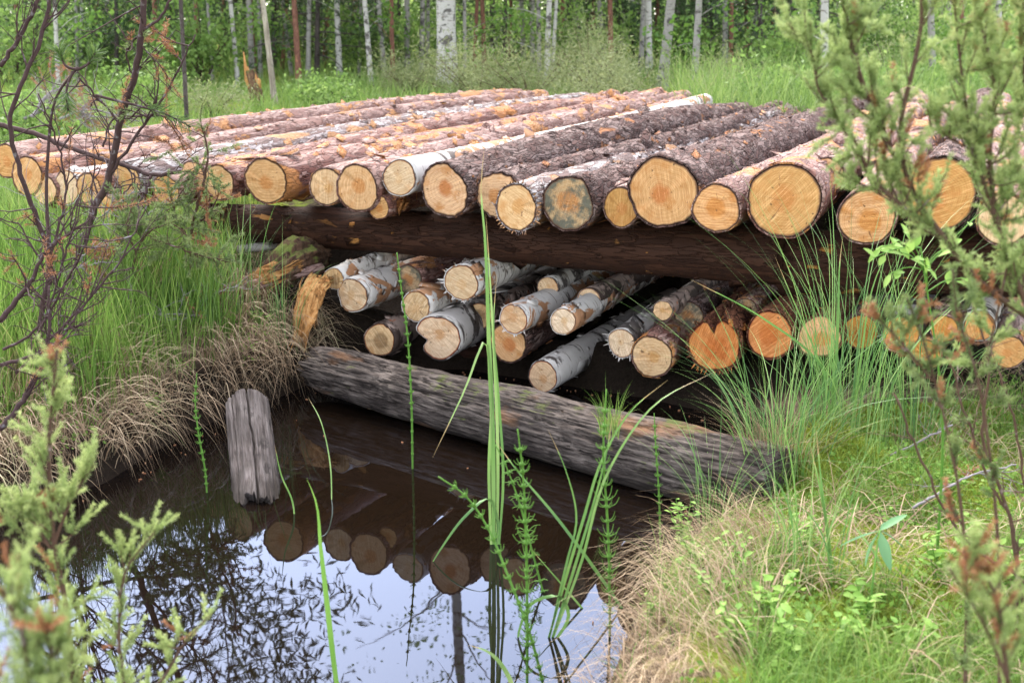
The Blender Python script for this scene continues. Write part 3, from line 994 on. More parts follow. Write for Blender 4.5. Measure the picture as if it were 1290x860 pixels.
for i, (cx, cy, d, bark, face, lab, dY, L, ex) in enumerate(LOW):
    P0 = place_px(cx, cy, dY, low_y)
    dep = P0[1] * CP + (H - P0[2]) * SP
    r0 = d / 2 * dep / FPX
    yaw = math.radians(24 + LOGRNG.uniform(-2.5, 2.5))
    D = (math.sin(yaw), math.cos(yaw), LOGRNG.uniform(-.03, .02))
    kw = dict(lobes=.03, rough=.003, flakes=110, tilt=(LOGRNG.uniform(-.1, .1), LOGRNG.uniform(-.1, .1)), segs=40)
    kw.update(ex)
    nm = 'birch_log' if 'birch' in bark else 'short_log'
    log(nm, lab, 'log', LG, P0, D, L, r0, r0 * .9, bark, face, 700 + i * 7, **kw)
# two poles the lower stack lies on, in the dark behind the old log
A, B_ = np.array([-1.0, 5.35, .06]), np.array([1.6, 4.3, .06])
log('support_pole', 'dark pole in the shade that the lower stack lies across', 'pole', None, A, B_ - A, 2.8, .05, .045, 'beam_bark', 'pine_face_orange', 951)

# the old grey log across the water
A, B_ = PZ(396, 462, .11), PZ(985, 616, .085)


def old_log():
    rng = np.random.default_rng(5)
    D = B_ - A
    L = float(np.linalg.norm(D))
    root = thing('weathered_log', 'long old grey log with moss, lying across the dark pond water', 'log', A)
    root.rotation_mode = 'QUATERNION'
    root.rotation_quaternion = Vector(D).to_track_quat('Z', 'Y')
    segs, nr = 200, 260
    th = np.linspace(0, 2 * math.pi, segs, endpoint=False)
    z = np.linspace(0, L, nr)
    Th, Z = np.meshgrid(th, z)
    base = .09 + .03 * Z / L
    C = np.stack([np.cos(Th) * 3, np.sin(Th) * 3, Z * .8], -1).reshape(-1, 3)
    g = .45 * fbm(C, 2.2, 31, 3).reshape(Th.shape) + .55 * fbm(C * [1, 1, 1.6], 7.5, 33, 4).reshape(Th.shape)
    lump = fbm(np.stack([np.cos(Th), np.sin(Th), Z * 2.2], -1).reshape(-1, 3), 1.6, 37, 3).reshape(Th.shape)
    crack = np.abs(fbm(C * [1.3, 1.3, 1.5], 2.4, 51, 4).reshape(Th.shape) - .5)
    R = base * (.9 + .22 * lump) + (g - .5) * .024 - .013 * np.exp(-(crack / .012) ** 2)
    endt = np.clip(Z / .12, 0, 1)
    R *= .75 + .25 * np.sqrt(endt)
    V = np.stack([np.cos(Th) * R, np.sin(Th) * R, Z + (fbm(C, 6, 8, 2).reshape(Th.shape) - .5) * .12 * (1 - endt)], -1)
    m = MB()
    idx = np.arange(V[..., 0].size).reshape(Th.shape)
    nx = np.roll(idx, -1, 1)
    Vf = np.concatenate([V.reshape(-1, 3), V[0].mean(0)[None] + [0, 0, .02], V[-1].mean(0)[None]])
    c0, c1 = len(Vf) - 2, len(Vf) - 1
    m.add(Vf, np.stack([idx[:-1], nx[:-1], nx[1:], idx[1:]], -1).reshape(-1, 4), np.concatenate([np.stack([nx[0], idx[0], np.full(segs, c0)], -1), np.stack([idx[-1], nx[-1], np.full(segs, c1)], -1)]))
    m.build('weathered_trunk', M['weathered_wood'], root)
    return root


old_log()


# the split grey post running from the left bank into the water
def split_post():
    A, B2 = PZ(311, 512, .12), PZ(324, 648, -.045)
    D = B2 - A
    L = float(np.linalg.norm(D))
    root = thing('split_post', 'grey weathered post end with a deep split, sloping from the left bank into the water', 'post', A)
    root.rotation_mode = 'QUATERNION'
    root.rotation_quaternion = Vector(D).to_track_quat('Z', 'Y')
    segs, nr = 200, 120
    th = np.linspace(0, 2 * math.pi, segs, endpoint=False)
    z = np.linspace(0, L, nr)
    Th, Z = np.meshgrid(th, z)
    C = np.stack([np.cos(Th) * 3, np.sin(Th) * 3, Z * .5], -1).reshape(-1, 3)
    R = .072 + (fbm(C, 1.0, 61, 2).reshape(Th.shape) - .5) * .014 + (fbm(C * [1, 1, 1.5], 7, 62, 4).reshape(Th.shape) - .5) * .013
    for a, wd, dp in ((-1.5, .035, .045), (-2.0, .03, .014), (-1.05, .03, .012), (-.4, .04, .012), (1.5, .04, .03), (2.4, .04, .015)):
        aa = a + .05 * np.sin(Z * 7 + a) + .12 * (fbm(np.stack([Z.ravel() * 12, 0 * Z.ravel() + a, 0 * Z.ravel()], -1), 1.0, 5, 3).reshape(Z.shape) - .5)
        R -= dp * np.exp(-((((Th - aa) + math.pi) % (2 * math.pi) - math.pi) / wd) ** 2)
    ends = (1 - np.clip((L - Z) / .05, 0, 1))
    zj = (fbm(np.stack([np.cos(Th) * 5, np.sin(Th) * 5, 0 * Th], -1).reshape(-1, 3), 2, 3, 3).reshape(Th.shape) - .5) * .09 * ends
    V = np.stack([np.cos(Th) * R, np.sin(Th) * R, Z + zj], -1)
    m = MB()
    idx = np.arange(Th.size).reshape(Th.shape)
    nx = np.roll(idx, -1, 1)
    Vf = np.concatenate([V.reshape(-1, 3), V[0].mean(0)[None], V[-1].mean(0)[None] - [0, 0, .02]])
    c0, c1 = len(Vf) - 2, len(Vf) - 1
    m.add(Vf, np.stack([idx[:-1], nx[:-1], nx[1:], idx[1:]], -1).reshape(-1, 4), np.concatenate([np.stack([nx[0], idx[0], np.full(segs, c0)], -1), np.stack([idx[-1], nx[-1], np.full(segs, c1)], -1)]))
    m.build('post_wood', M['grey_wood'], root)


split_post()


# broken, torn timber at the left end of the lower stack
def torn_piece(name, label, cat, path, r, mat, seed, jag=.3, flat=.7, endcut=None):
    rng = np.random.default_rng(seed)
    P = smooth_path(path, 110)
    L = np.linalg.norm(np.diff(P, axis=0), axis=1).sum()
    root = thing(name, label, cat, tuple(P[0]))
    segs = 80
    th = np.linspace(0, 2 * math.pi, segs, endpoint=False)
    t = unit(np.gradient(P, axis=0))
    u = unit(np.cross(t, np.array([.1, .2, 1.0])))
    w = np.cross(t, u)
    n = len(P)
    s = np.linspace(0, 1, n)
    rr = np.interp(s, np.linspace(0, 1, len(r)), r)
    Th, Sg = np.meshgrid(th, s)
    C = np.stack([np.cos(Th) * 1.6, np.sin(Th) * 1.6, Sg * L * 5], -1).reshape(-1, 3)
    nz = fbm(C, 1.7, seed, 4).reshape(Th.shape) - .5
    fib = fbm(np.stack([np.cos(Th) * 5, np.sin(Th) * 5, Sg * L * 9], -1).reshape(-1, 3), 1.8, seed + 4, 4).reshape(Th.shape) - .5
    nz = nz + .7 * fib
    R = rr[:, None] * (1 + nz * 2 * jag)
    V = P[:, None] + u[:, None] * (np.cos(Th) * R)[..., None] + w[:, None] * (np.sin(Th) * R * flat)[..., None]
    edge = np.clip(1 - np.minimum(Sg, 1 - Sg) / .08, 0, 1)
    V += t[:, None] * ((rng.normal(0, .5, Th.shape) * .03 * edge))[..., None]
    V = V - P[0]
    m = MB()
    idx = np.arange(Th.size).reshape(Th.shape)
    nx = np.roll(idx, -1, 1)
    Vf = np.concatenate([V.reshape(-1, 3), V[0].mean(0)[None], V[-1].mean(0)[None]])
    c0, c1 = len(Vf) - 2, len(Vf) - 1
    m.add(Vf, np.stack([idx[:-1], nx[:-1], nx[1:], idx[1:]], -1).reshape(-1, 4), np.concatenate([np.stack([nx[0], idx[0], np.full(segs, c0)], -1), np.stack([idx[-1], nx[-1], np.full(segs, c1)], -1)]))
    m.build('wood', M[mat], root)
    if mat == 'torn_wood':
        m = MB()
        for _ in range(26):
            i = int(rng.integers(0, n - 12))
            a = rng.uniform(0, 6.283)
            o = P[i] - P[0] + (u[i] * math.cos(a) + w[i] * math.sin(a) * flat) * rr[i] * .95
            e = o + t[i] * rng.uniform(.03, .1) * rng.choice([-1, 1]) + (u[i] * math.cos(a) + w[i] * math.sin(a)) * rng.uniform(.002, .03)
            m.tube([o, (o + e) / 2 + rng.normal(0, .004, 3), e], [rng.uniform(.002, .006), .0008], 5)
        m.build('splinters', M[mat], root)
    return root


torn_piece('rotten_stump', 'brown rotten stump with moss on top at the left of the lower stack', 'stump', [PY(335, 372, 5.0), PY(350, 345, 5.02), PY(368, 326, 5.1), PY(400, 322, 5.3)], [.05, .075, .085, .06], 'rotten_wood', 3, .35, .9)
torn_piece('splintered_wood', 'bright orange splintered slab hanging down left of the lower stack', 'splintered wood', [PY(378, 428, 4.72), PY(384, 400, 4.75), PY(390, 375, 4.8), PY(402, 352, 4.9)], [.03, .045, .05, .05], 'torn_wood', 8, .5, .4)
torn_piece('splintered_wood', 'orange broken trunk end beside the brown rotten stump', 'splintered wood', [PY(318, 356, 4.95), PY(345, 346, 5.0), PY(372, 336, 5.05)], [.035, .06, .05], 'torn_wood', 13, .4, .8)
P0 = PY(308, 362, 4.9)
log('short_log', 'thin pale stick poking out left of the orange broken trunk', 'log', None, P0, (.8, .55, .12), .35, .022, .02, 'pine_bark', 'pine_face_pale', 77)
P0 = PY(515, 352, 5.1)
log('short_log', 'brown flaky log in the dark behind the white birch at top left', 'log', LG, P0, (.45, .9, .0), .7, .065, .06, 'pine_bark_red', 'pine_face_stained', 78, flakes=150)
P0 = PY(232, 322, 5.3)
log('birch_log', 'pale birch stick lying in the grass on the left bank', 'log', None, P0, (.93, .3, .06), .4, .022, .02, 'birch_bark', 'birch_face', 79)

# ------------------------------------------------------------------ forest
def tree(label, kind, base_px, top_px, w, Y, height, seed, crown=True, group='trees of the wood behind the pile', low=2, spread=1.0, lean_crown=0.0, bark_name=None):
    rng = np.random.default_rng(seed)
    if w < 20 and Y > 12:
        height = min(height, .37 * Y - 1.6)
    z0 = gz(XA(base_px, Y), Y)
    base = np.array([XA(base_px, Y, z0), Y, z0 - .05])
    tp = PY(top_px, 0, Y)
    sl = (tp[0] - base[0]) / max(tp[2] - base[2], .3)
    dep = Y * CP + .9 * SP
    r = w / 2 * dep / FPX
    names = {'birch': 'birch_tree', 'grey': 'birch_tree', 'pine': 'pine_tree', 'dark': 'spruce_tree', 'dead': 'dead_tree', 'aspen': 'aspen_tree'}
    cats = {'birch': 'birch', 'grey': 'birch', 'pine': 'pine', 'dark': 'spruce', 'dead': 'dead tree', 'aspen': 'aspen'}
    bark = {'birch': 'birch_trunk', 'grey': 'birch_trunk_grey', 'pine': 'pine_trunk', 'dark': 'dark_trunk', 'dead': 'dead_stem', 'aspen': 'birch_trunk_grey'}[kind]
    bark = bark_name or bark
    root = thing(names[kind], label, cats[kind], tuple(base), group)
    n = 14
    t = np.linspace(0, 1, n)
    hz = t * height
    wob = np.cumsum(rng.normal(0, .012 * height / 8, (n, 2)), axis=0) * t[:, None]
    slv = np.minimum(hz, 2.2) * sl + np.maximum(hz - 2.2, 0) * sl * .35
    P = np.stack([slv + wob[:, 0] + lean_crown * np.clip(t - .35, 0, 1) ** 1.5 * height, wob[:, 1], hz], -1)
    m = MB()
    rad = r * (1.0 - .72 * t)
    rad[0] *= 1.25
    Ps = smooth_path(P, 40)
    m.tube(Ps, rad, 14)
    m.v[0] = m.v[0] + (fbm(m.v[0], 9, seed, 3) - .5)[:, None] * r * .25
    if kind == 'dead':
        m.build('trunk', M[bark], root)
        return root
    br, lf = m, []
    c0 = {'birch': .3, 'grey': .3, 'aspen': .3, 'pine': .5, 'dark': .06}[kind]
    nb = {'birch': 20, 'grey': 18, 'aspen': 20, 'pine': 16, 'dark': 40}[kind] if crown else 8
    for i in range(nb):
        f = c0 + (1 - c0) * (i + rng.uniform(0, 1)) / nb
        p = np.array([np.interp(f, t, P[:, k]) for k in range(3)])
        az = rng.uniform(0, 6.283)
        o = np.array([math.cos(az), math.sin(az), 0])
        if kind == 'dark':
            ln = height * .17 * (1.05 - f) * 1.6
            pts = [p, p + o * ln * .5 + [0, 0, -.05 * ln], p + o * ln + [0, 0, -.25 * ln]]
        elif kind == 'pine':
            ln = height * .13 * spread * rng.uniform(.6, 1.2)
            pts = [p, p + o * ln * .5 + [0, 0, .1 * ln], p + o * ln + [0, 0, .4 * ln]]
        else:
            ln = height * .15 * spread * rng.uniform(.5, 1.2) * (1.25 - .6 * f)
            pts = [p, p + o * ln * .55 + [0, 0, .45 * ln], p + o * ln * 1.05 + [0, 0, .55 * ln]]
        q = smooth_path(pts, 6)
        br.tube(q, [max(r * .3 * (1.15 - f), .006), .003], 5)
        k = 7 if kind != 'dark' else 6
        lf += [q[-1 - rng.integers(0, 4)] + rng.normal(0, ln * .16, 3) for _ in range(k)]
    for i in range(low):                                       # low leafy twigs on the trunk
        f = rng.uniform(.04, .25)
        p = np.array([np.interp(f, t, P[:, k]) for k in range(3)])
        o = unit(np.array([rng.normal(), rng.normal(), .4]))
        ln = rng.uniform(.4, 1.0)
        q = smooth_path([p, p + o * ln * .5 + [0, 0, .05], p + o * ln], 6)
        br.tube(q, [.008, .002], 4)
        if kind not in ('pine',):
            lf += [q[-1] + rng.normal(0, .12, 3) for _ in range(3)] + [q[3] + rng.normal(0, .1, 3)]
    m.build('trunk', M[bark], root)
    lf = np.array(lf)
    per = {'birch': 13, 'grey': 13, 'aspen': 14, 'pine': 26, 'dark': 20}[kind]
    sz = {'birch': .075, 'grey': .075, 'aspen': .08, 'pine': .13, 'dark': .12}[kind]
    c = np.repeat(lf, per, 0) + rng.normal(0, .17 if kind != 'dark' else .13, (len(lf) * per, 3)) * [1, 1, .7]
    clump = np.repeat(rng.uniform(0, .6, len(lf)), per) + rng.uniform(0, .4, len(c))
    cm = MB()
    quads_rand(cm, c, sz * rng.uniform(.7, 1.3, len(c)), clump, rng=rng, asp=.62 if kind not in ('pine', 'dark') else .2)
    cm.build('crown', M['birch_leaf' if kind not in ('pine', 'dark') else 'conifer_needle'], root)
    return root


TREES = [
    ('thick white birch trunk with rough cracked bark, broadest of all trunks behind the pile', 'birch', 563, 562, 25, 17.5, 11.8, dict(spread=.8, lean_crown=.05)),
    ('dark grey trunk leaning slightly right, thickest on the right half of the wood', 'aspen', 833, 846, 14, 17.5, 7.5, {}),
    ('thin pale birch beside the thick dark grey leaning trunk, on its left', 'birch', 818, 817, 9, 21, 7.5, {}),
    ('pale birch trunk, left of a twin pair above the grey green junipers', 'birch', 688, 692, 8, 19, 7, {}),
    ('thinner pale birch of the twin pair above the grey green junipers', 'birch', 695, 701, 5, 19.4, 7, {}),
    ('straight slim white birch between the broadest trunk and the twin pair', 'birch', 671, 671, 6, 24, 8, {}),
    ('slim white dark spotted birch, leftmost of three pale stems left of the broadest trunk', 'birch', 468, 460, 7, 19, 7.5, {}),
    ('tan slim stem between the spotted white birch and the half dark stem', 'pine', 495, 493, 6, 20, 7.5, {}),
    ('stem half white and half dark just left of the broadest birch', 'grey', 513, 513, 8, 22, 8, {}),
    ('white birch stem just right of the reddish slender pine', 'birch', 428, 424, 8, 21, 7.5, {}),
    ('reddish brown slender pine right of the leaning bare pole', 'pine', 377, 370, 8, 19, 7.5, {}),
    ('thin grey stem right behind the leaning bare pole', 'grey', 368, 356, 5, 22, 7.5, {}),
    ('grey birch stem with a dark hollow look left of the leaning bare pole', 'grey', 318, 313, 8, 21, 7.5, {}),
    ('slim birch bending right towards its base, left of the grey stem', 'birch', 300, 290, 6, 19, 7, {}),
    ('very thin grey stem above the left end of the pile', 'grey', 268, 261, 4, 20, 6.5, {}),
    ('thin white birch behind the dark bare shrub at far left', 'birch', 74, 69, 6, 17, 6.5, {}),
    ('thin pale stem behind the bare shrub, right of the far left white birch', 'birch', 104, 103, 5, 22, 7, {}),
    ('slim dark stem with a high crown behind the left end of the pile', 'pine', 237, 228, 6, 10.5, 4.9, dict(spread=1.5, low=0, bark_name='dark_trunk')),
    ('thin stem with small side twigs right of the broadest birch', 'grey', 586, 585, 5, 21, 7.5, {}),
    ('dark thin stem in shade between the broadest birch and the slim white one', 'dark', 620, 620, 6, 28, 9, {}),
    ('red barked pine in the shade right of the twin birches', 'pine', 747, 747, 8, 25, 8.5, {}),
    ('thick dark pine trunk between the red pine and the pale thin birch', 'dark', 780, 780, 10, 26, 9, {}),
    ('grey tan trunk with orange flecks left of the foreground juniper', 'grey', 874, 880, 10, 16.5, 7, {}),
    ('dark straight trunk just right of the grey tan orange flecked trunk', 'dark', 899, 897, 8, 24, 8.5, {}),
    ('brown slim trunk halfway between the orange flecked trunk and the juniper tip', 'pine', 942, 940, 6, 24, 8.5, {}),
    ('thin reddish stem just left of the broad dark trunk behind the juniper tip', 'pine', 976, 975, 5, 25, 8.5, {}),
    ('broad dark trunk behind the tip of the foreground juniper', 'dark', 995, 993, 12, 24, 9, {}),
    ('speckled grey birch trunk seen between the juniper stems', 'birch', 1040, 1038, 12, 15, 6.5, {}),
    ('grey trunk behind the juniper fork at right', 'grey', 1176, 1172, 10, 18, 7, {}),
    ('slender birch in the thicket at the right edge', 'birch', 1262, 1258, 8, 19, 7, {}),
    ('shaded dark spruce behind the reddish slender pine', 'dark', 402, 402, 10, 27, 8.5, {}),
    ('shaded dark spruce behind the thick leaning grey trunk', 'dark', 860, 860, 10, 28, 9, {}),
    ('shaded dark spruce behind the twin birches', 'dark', 716, 716, 10, 29, 9, {}),
]
for i, (lab, kind, b, tpx, w, Y, hgt, ex) in enumerate(TREES):
    tree(lab, kind, b, tpx, w, Y, hgt, 40 + i * 3, **ex)
FG = 'faint slim stems far back in the wood'
for i in range(56):
    px = [18, 45, 92, 122, 150, 172, 210, 250, 278, 308, 327, 345, 388, 412, 446, 480, 503, 530, 600, 634, 655, 708, 728, 765, 795, 808, 852, 912, 925, 958, 1012, 1070, 1110, 1210, 30, 60, 112, 138, 195, 222, 243, 285, 320, 360, 400, 455, 475, 540, 610, 645, 680, 740, 758, 825, 890, 950][i]
    rr = random.Random(i)
    tree('one of the faint slim stems far back in the wood', ['grey', 'dark', 'grey', 'pine', 'dark'][i % 5] if i % 7 else 'pine', px + rr.uniform(-6, 6), px + rr.uniform(-4, 4), rr.uniform(4, 7.5), rr.uniform(20, 26.5), 7, 900 + i, group=FG, low=1, spread=.9)
tree('bare pale dead pole leaning left over the meadow', 'dead', 347, 331, 8, 15, 4.5, 500, group=None)

# broken stump in the meadow
P0 = np.array([XA(326, 14.8), 14.8, gz(XA(326, 14.8), 14.8)])
r_ = torn_piece('broken_stump', 'broken standing stump with pale splintered top in the meadow left of the bare pole', 'stump', [P0 - [0, 0, .08], P0 + [-.03, 0, .2], P0 + [-.08, 0, .42]], [.085, .075, .065], 'rotten_wood', 23, .15, 1.0)
m = MB()
for a, dx, h_ in ((0, -.14, .72), (1, -.02, .5), (2, .02, .42), (3, -.1, .55)):
    m.tube([[dx * .5, 0, .28], [dx * .8, -.03, .4], [dx, -.02, h_]], [.035, .03, .004], 6)
m.build('splinters', M['torn_wood'], r_)
torn_piece('rotten_log', 'small dark rotten log lying in grass beyond the pile', 'log', [np.array([XA(488, 12.5), 12.5, .5]), np.array([XA(515, 12.5), 12.6, .5])], [.05, .06, .05], 'rotten_wood', 27, .2, 1.0)

# far wood: one mass of leaves and stems closing the view
rng = np.random.default_rng(3)
n = 5200
cx_ = rng.uniform(-34, 34, n)
cy_ = rng.uniform(29, 48, n) + np.abs(cx_) * .05
cz_ = .5 + rng.beta(1.0, 1.7, n) * 9.5
cx_ = np.concatenate([cx_, rng.uniform(-42, 42, 7500)])
cy_ = np.concatenate([cy_, rng.uniform(48, 66, 7500)])
cz_ = np.concatenate([cz_, np.where(rng.uniform(0, 1, 7500) < .5, rng.uniform(.4, 4, 7500), .4 + rng.beta(1.0, 1.5, 7500) * 9)])
n = len(cx_)
c = np.repeat(np.stack([cx_, cy_, cz_], -1), 16, 0) + rng.normal(0, .42, (n * 16, 3))
mb = MB()
quads_rand(mb, c, rng.uniform(.11, .24, len(c)) * (1 + .5 * (c[:, 1] > 47)), np.clip(np.repeat(2.5 * fbm(np.stack([cx_, cy_, cz_], -1), .28, 5, 2) - .95 + rng.uniform(-.12, .12, n), 16) + rng.uniform(0, .3, len(c)), 0, 1), rng=rng)
for i in range(170):
    x, y = rng.uniform(-30, 30), rng.uniform(27, 44)
    mb.tube([[x, y, .3], [x + rng.normal(0, .2), y, 4], [x + rng.normal(0, .4), y, 9]], [rng.uniform(.05, .12), .03], 6, slot=int(rng.integers(1, 4)))
tag(mb.build('far_wood', [M['understory_leaf'], M['birch_trunk_grey'], M['dark_trunk'], M['birch_trunk']]), 'far green wood of leafy thickets and slim stems closing the view', 'woodland', kind='stuff')


def bush(name, label, cat, px, Y, h, wd, nclump, per, leaf, mat, seed, group, asp=.62, dep=None, z0=None, upright=False):
    rng = np.random.default_rng(seed)
    x = XA(px, Y)
    z = gz(x, Y) if z0 is None else z0
    root = thing(name, label, cat, (x, Y, z - .03), group)
    b, cl = MB(), []
    ns = max(4, nclump // 9)
    for i in range(ns):
        az, sp = rng.uniform(0, 6.283), rng.uniform(.1, 1) ** .7
        top = np.array([math.cos(az) * wd * .5 * sp, math.sin(az) * (dep or wd) * .5 * sp, h * rng.uniform(.55, 1.0) * (1.05 - .35 * sp)])
        q = smooth_path([[0, 0, 0], top * [.35, .35, .5], top], 7)
        b.tube(q, [.006 + .004 * h, .002], 5)
        for k in range(nclump // ns):
            f = rng.uniform(.25, 1)
            pnt = np.array([np.interp(f, np.linspace(0, 1, 7), q[:, j]) for j in range(3)])
            cl.append(pnt + rng.normal(0, .1 * wd, 3) * [1, 1, .6])
    b.build('stems', M['juniper_twig' if 'juniper' in name else 'shrub_twig'], root)
    cl = np.array(cl)
    c = np.repeat(cl, per, 0) + rng.normal(0, .055 * wd + .03, (len(cl) * per, 3)) * ([.6, .6, 1.3] if upright else [1, 1, .8])
    c[:, 2] = np.maximum(c[:, 2], .04)
    m = MB()
    quads_rand(m, c, leaf * rng.uniform(.6, 1.3, len(c)), np.repeat(rng.uniform(0, .65, len(cl)), per) + rng.uniform(0, .35, len(c)), rng=rng, asp=asp)
    m.build('foliage', M[mat], root)
    return root


JG = 'grey green junipers beyond the pile'
for i, (px, Y, h, wd, lab) in enumerate([
        (520, 15.5, .65, 1.0, 'low grey green juniper left of the broadest birch foot'),
        (602, 14.5, .95, 1.35, 'bushy grey green juniper right of the broadest birch foot'),
        (668, 14, .85, 1.3, 'grey green juniper below the twin birches'),
        (742, 15.5, 1.25, 1.3, 'tall grey green juniper right of the twin birches'),
        (790, 14, 1.0, 1.3, 'grey green juniper left of the thick leaning grey trunk'),
        (762, 12.5, .7, 1.2, 'lowest grey green juniper just beyond the far log ends'),
        (915, 14.5, .75, 1.1, 'small grey green juniper right of the orange flecked trunk')]):
    bush('juniper_bush', lab, 'juniper', px, Y, h * .95, wd * 1.15, 130, 40, .05, 'grey_juniper', 60 + i, JG, asp=.2, upright=True)
UG = 'leafy saplings at the edge of the wood'
for i, (px, Y, h, wd, lab) in enumerate([
        (15, 15, 2.2, 2.4, 'leafy sapling at the far left edge, behind the bare shrub'),
        (130, 17, 2.4, 2.6, 'broad bright leafy sapling behind the pine sprig at left'),
        (205, 15, 1.5, 1.8, 'bright sapling left of the slim dark stem'),
        (258, 19, 2.4, 2.2, 'leafy sapling behind the very thin grey stem'),
        (335, 22, 2.2, 2.4, 'leafy sapling behind the leaning bare pole'),
        (440, 18, 1.3, 1.6, 'bright low sapling under the white stem right of the reddish pine'),
        (485, 23, 2.0, 2.4, 'pale sapling behind the three slim stems left of the broadest birch'),
        (560, 24, 2.2, 2.6, 'sapling half hidden behind the broadest birch'),
        (640, 23, 2.3, 2.4, 'sapling between the broadest birch and the twin birches'),
        (730, 23, 2.2, 2.2, 'sapling behind the tall grey green juniper'),
        (860, 20, 1.6, 1.7, 'sapling right of the thick leaning grey trunk'),
        (925, 18, 1.4, 1.6, 'leafy sapling behind the tall grass right of the orange flecked trunk'),
        (1000, 17, 1.8, 2.0, 'sapling behind the juniper tip'),
        (1090, 16, 1.8, 2.0, 'sapling behind the middle juniper stems'),
        (1150, 20, 2.4, 2.4, 'sapling behind the juniper fork'),
        (1225, 15, 1.8, 2.0, 'sapling behind the right juniper stem'),
        (1285, 13, 1.5, 1.6, 'sapling at the right edge of the photo')]):
    Y2 = max(Y, 20) + 3.5 * (i % 3) - 1
    bush('leafy_sapling', lab, 'sapling', px, Y2, h * .72, wd * Y2 / Y * .9, 120, 20, .085, 'understory_leaf', 90 + i, UG)


LG2 = 'low shrubs in the meadow behind the pile'
for i, (px, Y, h, wd, mt, lab) in enumerate([
        (30, 9.5, .55, .9, 'understory_leaf', 'low leafy shrub in the meadow at the left edge'),
        (115, 11, .6, 1.0, 'grey_juniper', 'low dull green shrub in the meadow behind the forked bare shrub'),
        (180, 13, .7, 1.2, 'understory_leaf', 'low bright shrub in the meadow right of the forked bare shrub'),
        (270, 12.5, .45, .9, 'grey_juniper', 'low dull shrub in the meadow left of the broken standing stump'),
        (410, 14, .45, 1.0, 'understory_leaf', 'low bright shrub in the meadow right of the bare pole'),
        (900, 11.5, .7, 1.1, 'grey_juniper', 'dull green shrub behind the far ends of dark barked logs'),
        (965, 10.8, .8, 1.0, 'understory_leaf', 'leafy shrub in the tall grass left of the juniper stems'),
        (1060, 11, .9, 1.1, 'understory_leaf', 'leafy shrub in the tall grass behind the middle juniper stems'),
        (1130, 12, 1.0, 1.2, 'grey_juniper', 'dull green shrub behind the juniper fork'),
        (1210, 10.5, .9, 1.1, 'understory_leaf', 'leafy shrub behind the right end of the pile'),
        (1275, 9.5, .9, 1.0, 'understory_leaf', 'leafy shrub at the right edge behind the pile')]):
    bush('low_shrub', lab, 'shrub', px, Y, h, wd, 70, 26, .04 if mt[0] == 'g' else .05, mt, 190 + i, LG2, asp=.25 if mt[0] == 'g' else .55)

# ------------------------------------------------------------------ grass
def scatter(n, x0, x1, y0, y1, rng, cond=None):
    x, y = rng.uniform(x0, x1, n), rng.uniform(y0, y1, n)
    z = ground_z(x, y)
    if cond is not None:
        k = cond(x, y, z)
        x, y, z = x[k], y[k], z[k]
    return np.stack([x, y, z - .01], -1)


def pile_free(x, y):
    """outside the footprint of the log pile"""
    u = y - face_y(x)
    xl = -2.2 + .38 * (y - 5.5)
    xr = 1.9 + .38 * (y - 3.9)
    return ~((u > -.05) & (u < 4.6) & (x > xl - .1) & (x < xr + .3))


rng = np.random.default_rng(11)
n = 90000
Y = 5.6 + 21 * rng.uniform(0, 1, n) ** 1.5
X = rng.uniform(-1, 1, n) * (Y * .55 + 1.6)
k = pile_free(X, Y) & (Y > 5.6) & (fbm(np.stack([X, Y, 0 * X], -1), .55, 4) > .36)
X, Y = X[k], Y[k]
Z = ground_z(X, Y)
hh = (.16 + .3 * fbm(np.stack([X, Y, 0 * X], -1), .4, 8)) * rng.uniform(.6, 1.35, len(X)) * np.where(X > 2.0, 1.35, 1.0)
mb = MB()
blades(mb, np.stack([X, Y, Z - .02], -1), hh, rng.uniform(.004, .008, len(X)) * (1 + Y / 22), rng.uniform(0, 6.3, len(X)), rng.uniform(.1, .7, len(X)), rng.uniform(0, .45, len(X)), 4, rng=rng)
tag(mb.build('meadow_grass', M['meadow_grass']), 'bright green meadow grass between the log pile and the wood', 'grass', kind='stuff')

# tall grass right behind the pile
mb = MB()
n = 9000
px_, Y = rng.uniform(850, 1360, n), rng.uniform(8.6, 13, n)
X = (px_ - 645) / FPX * (Y * CP + .25)
mb2 = np.stack([X, Y, ground_z(X, Y) - .02], -1)
blades(mb, mb2, rng.uniform(.3, .95, n), rng.uniform(.005, .011, n), rng.uniform(0, 6.3, n), rng.uniform(.1, .6, n), rng.uniform(0, .5, n), 6, rng=rng)
tag(mb.build('tall_grass', M['meadow_grass']), 'tall rank grass standing behind the right half of the pile', 'grass', kind='stuff')

# left bank: green grass
mb = MB()
B = scatter(26000, -3.2, -.72, 3.3, 5.9, rng, lambda x, y, z: (pond_sd(x, y) > .13) & (y < face_y(x) + .5) & ~((x > -1.14) & (y > 4.62)) & ((y > 4.2 + .1 * x) | (fbm(np.stack([x, y, 0 * x], -1), 3, 2) > .45)) & (fbm(np.stack([x, y, 0 * x], -1), 2.2, 14) > .35))
n = len(B)
blades(mb, B, rng.uniform(.08, .26, n), rng.uniform(.0025, .0055, n), rng.uniform(0, 6.3, n), rng.uniform(.05, .55, n), rng.uniform(0, .35, n), 6, rng=rng)
Bt = scatter(5200, -2.1, -.85, 3.75, 5.05, rng, lambda x, y, z: (pond_sd(x, y) > .1) & ~((x > -1.12) & (y > 4.6)))
n = len(Bt)
blades(mb, Bt, rng.uniform(.22, .42, n), rng.uniform(.003, .006, n), rng.uniform(0, 6.3, n), rng.uniform(.05, .4, n), rng.uniform(0, .3, n), 7, rng=rng)
tag(mb.build('bank_grass', M['green_grass']), 'fresh green grass on the left bank', 'grass', kind='stuff')


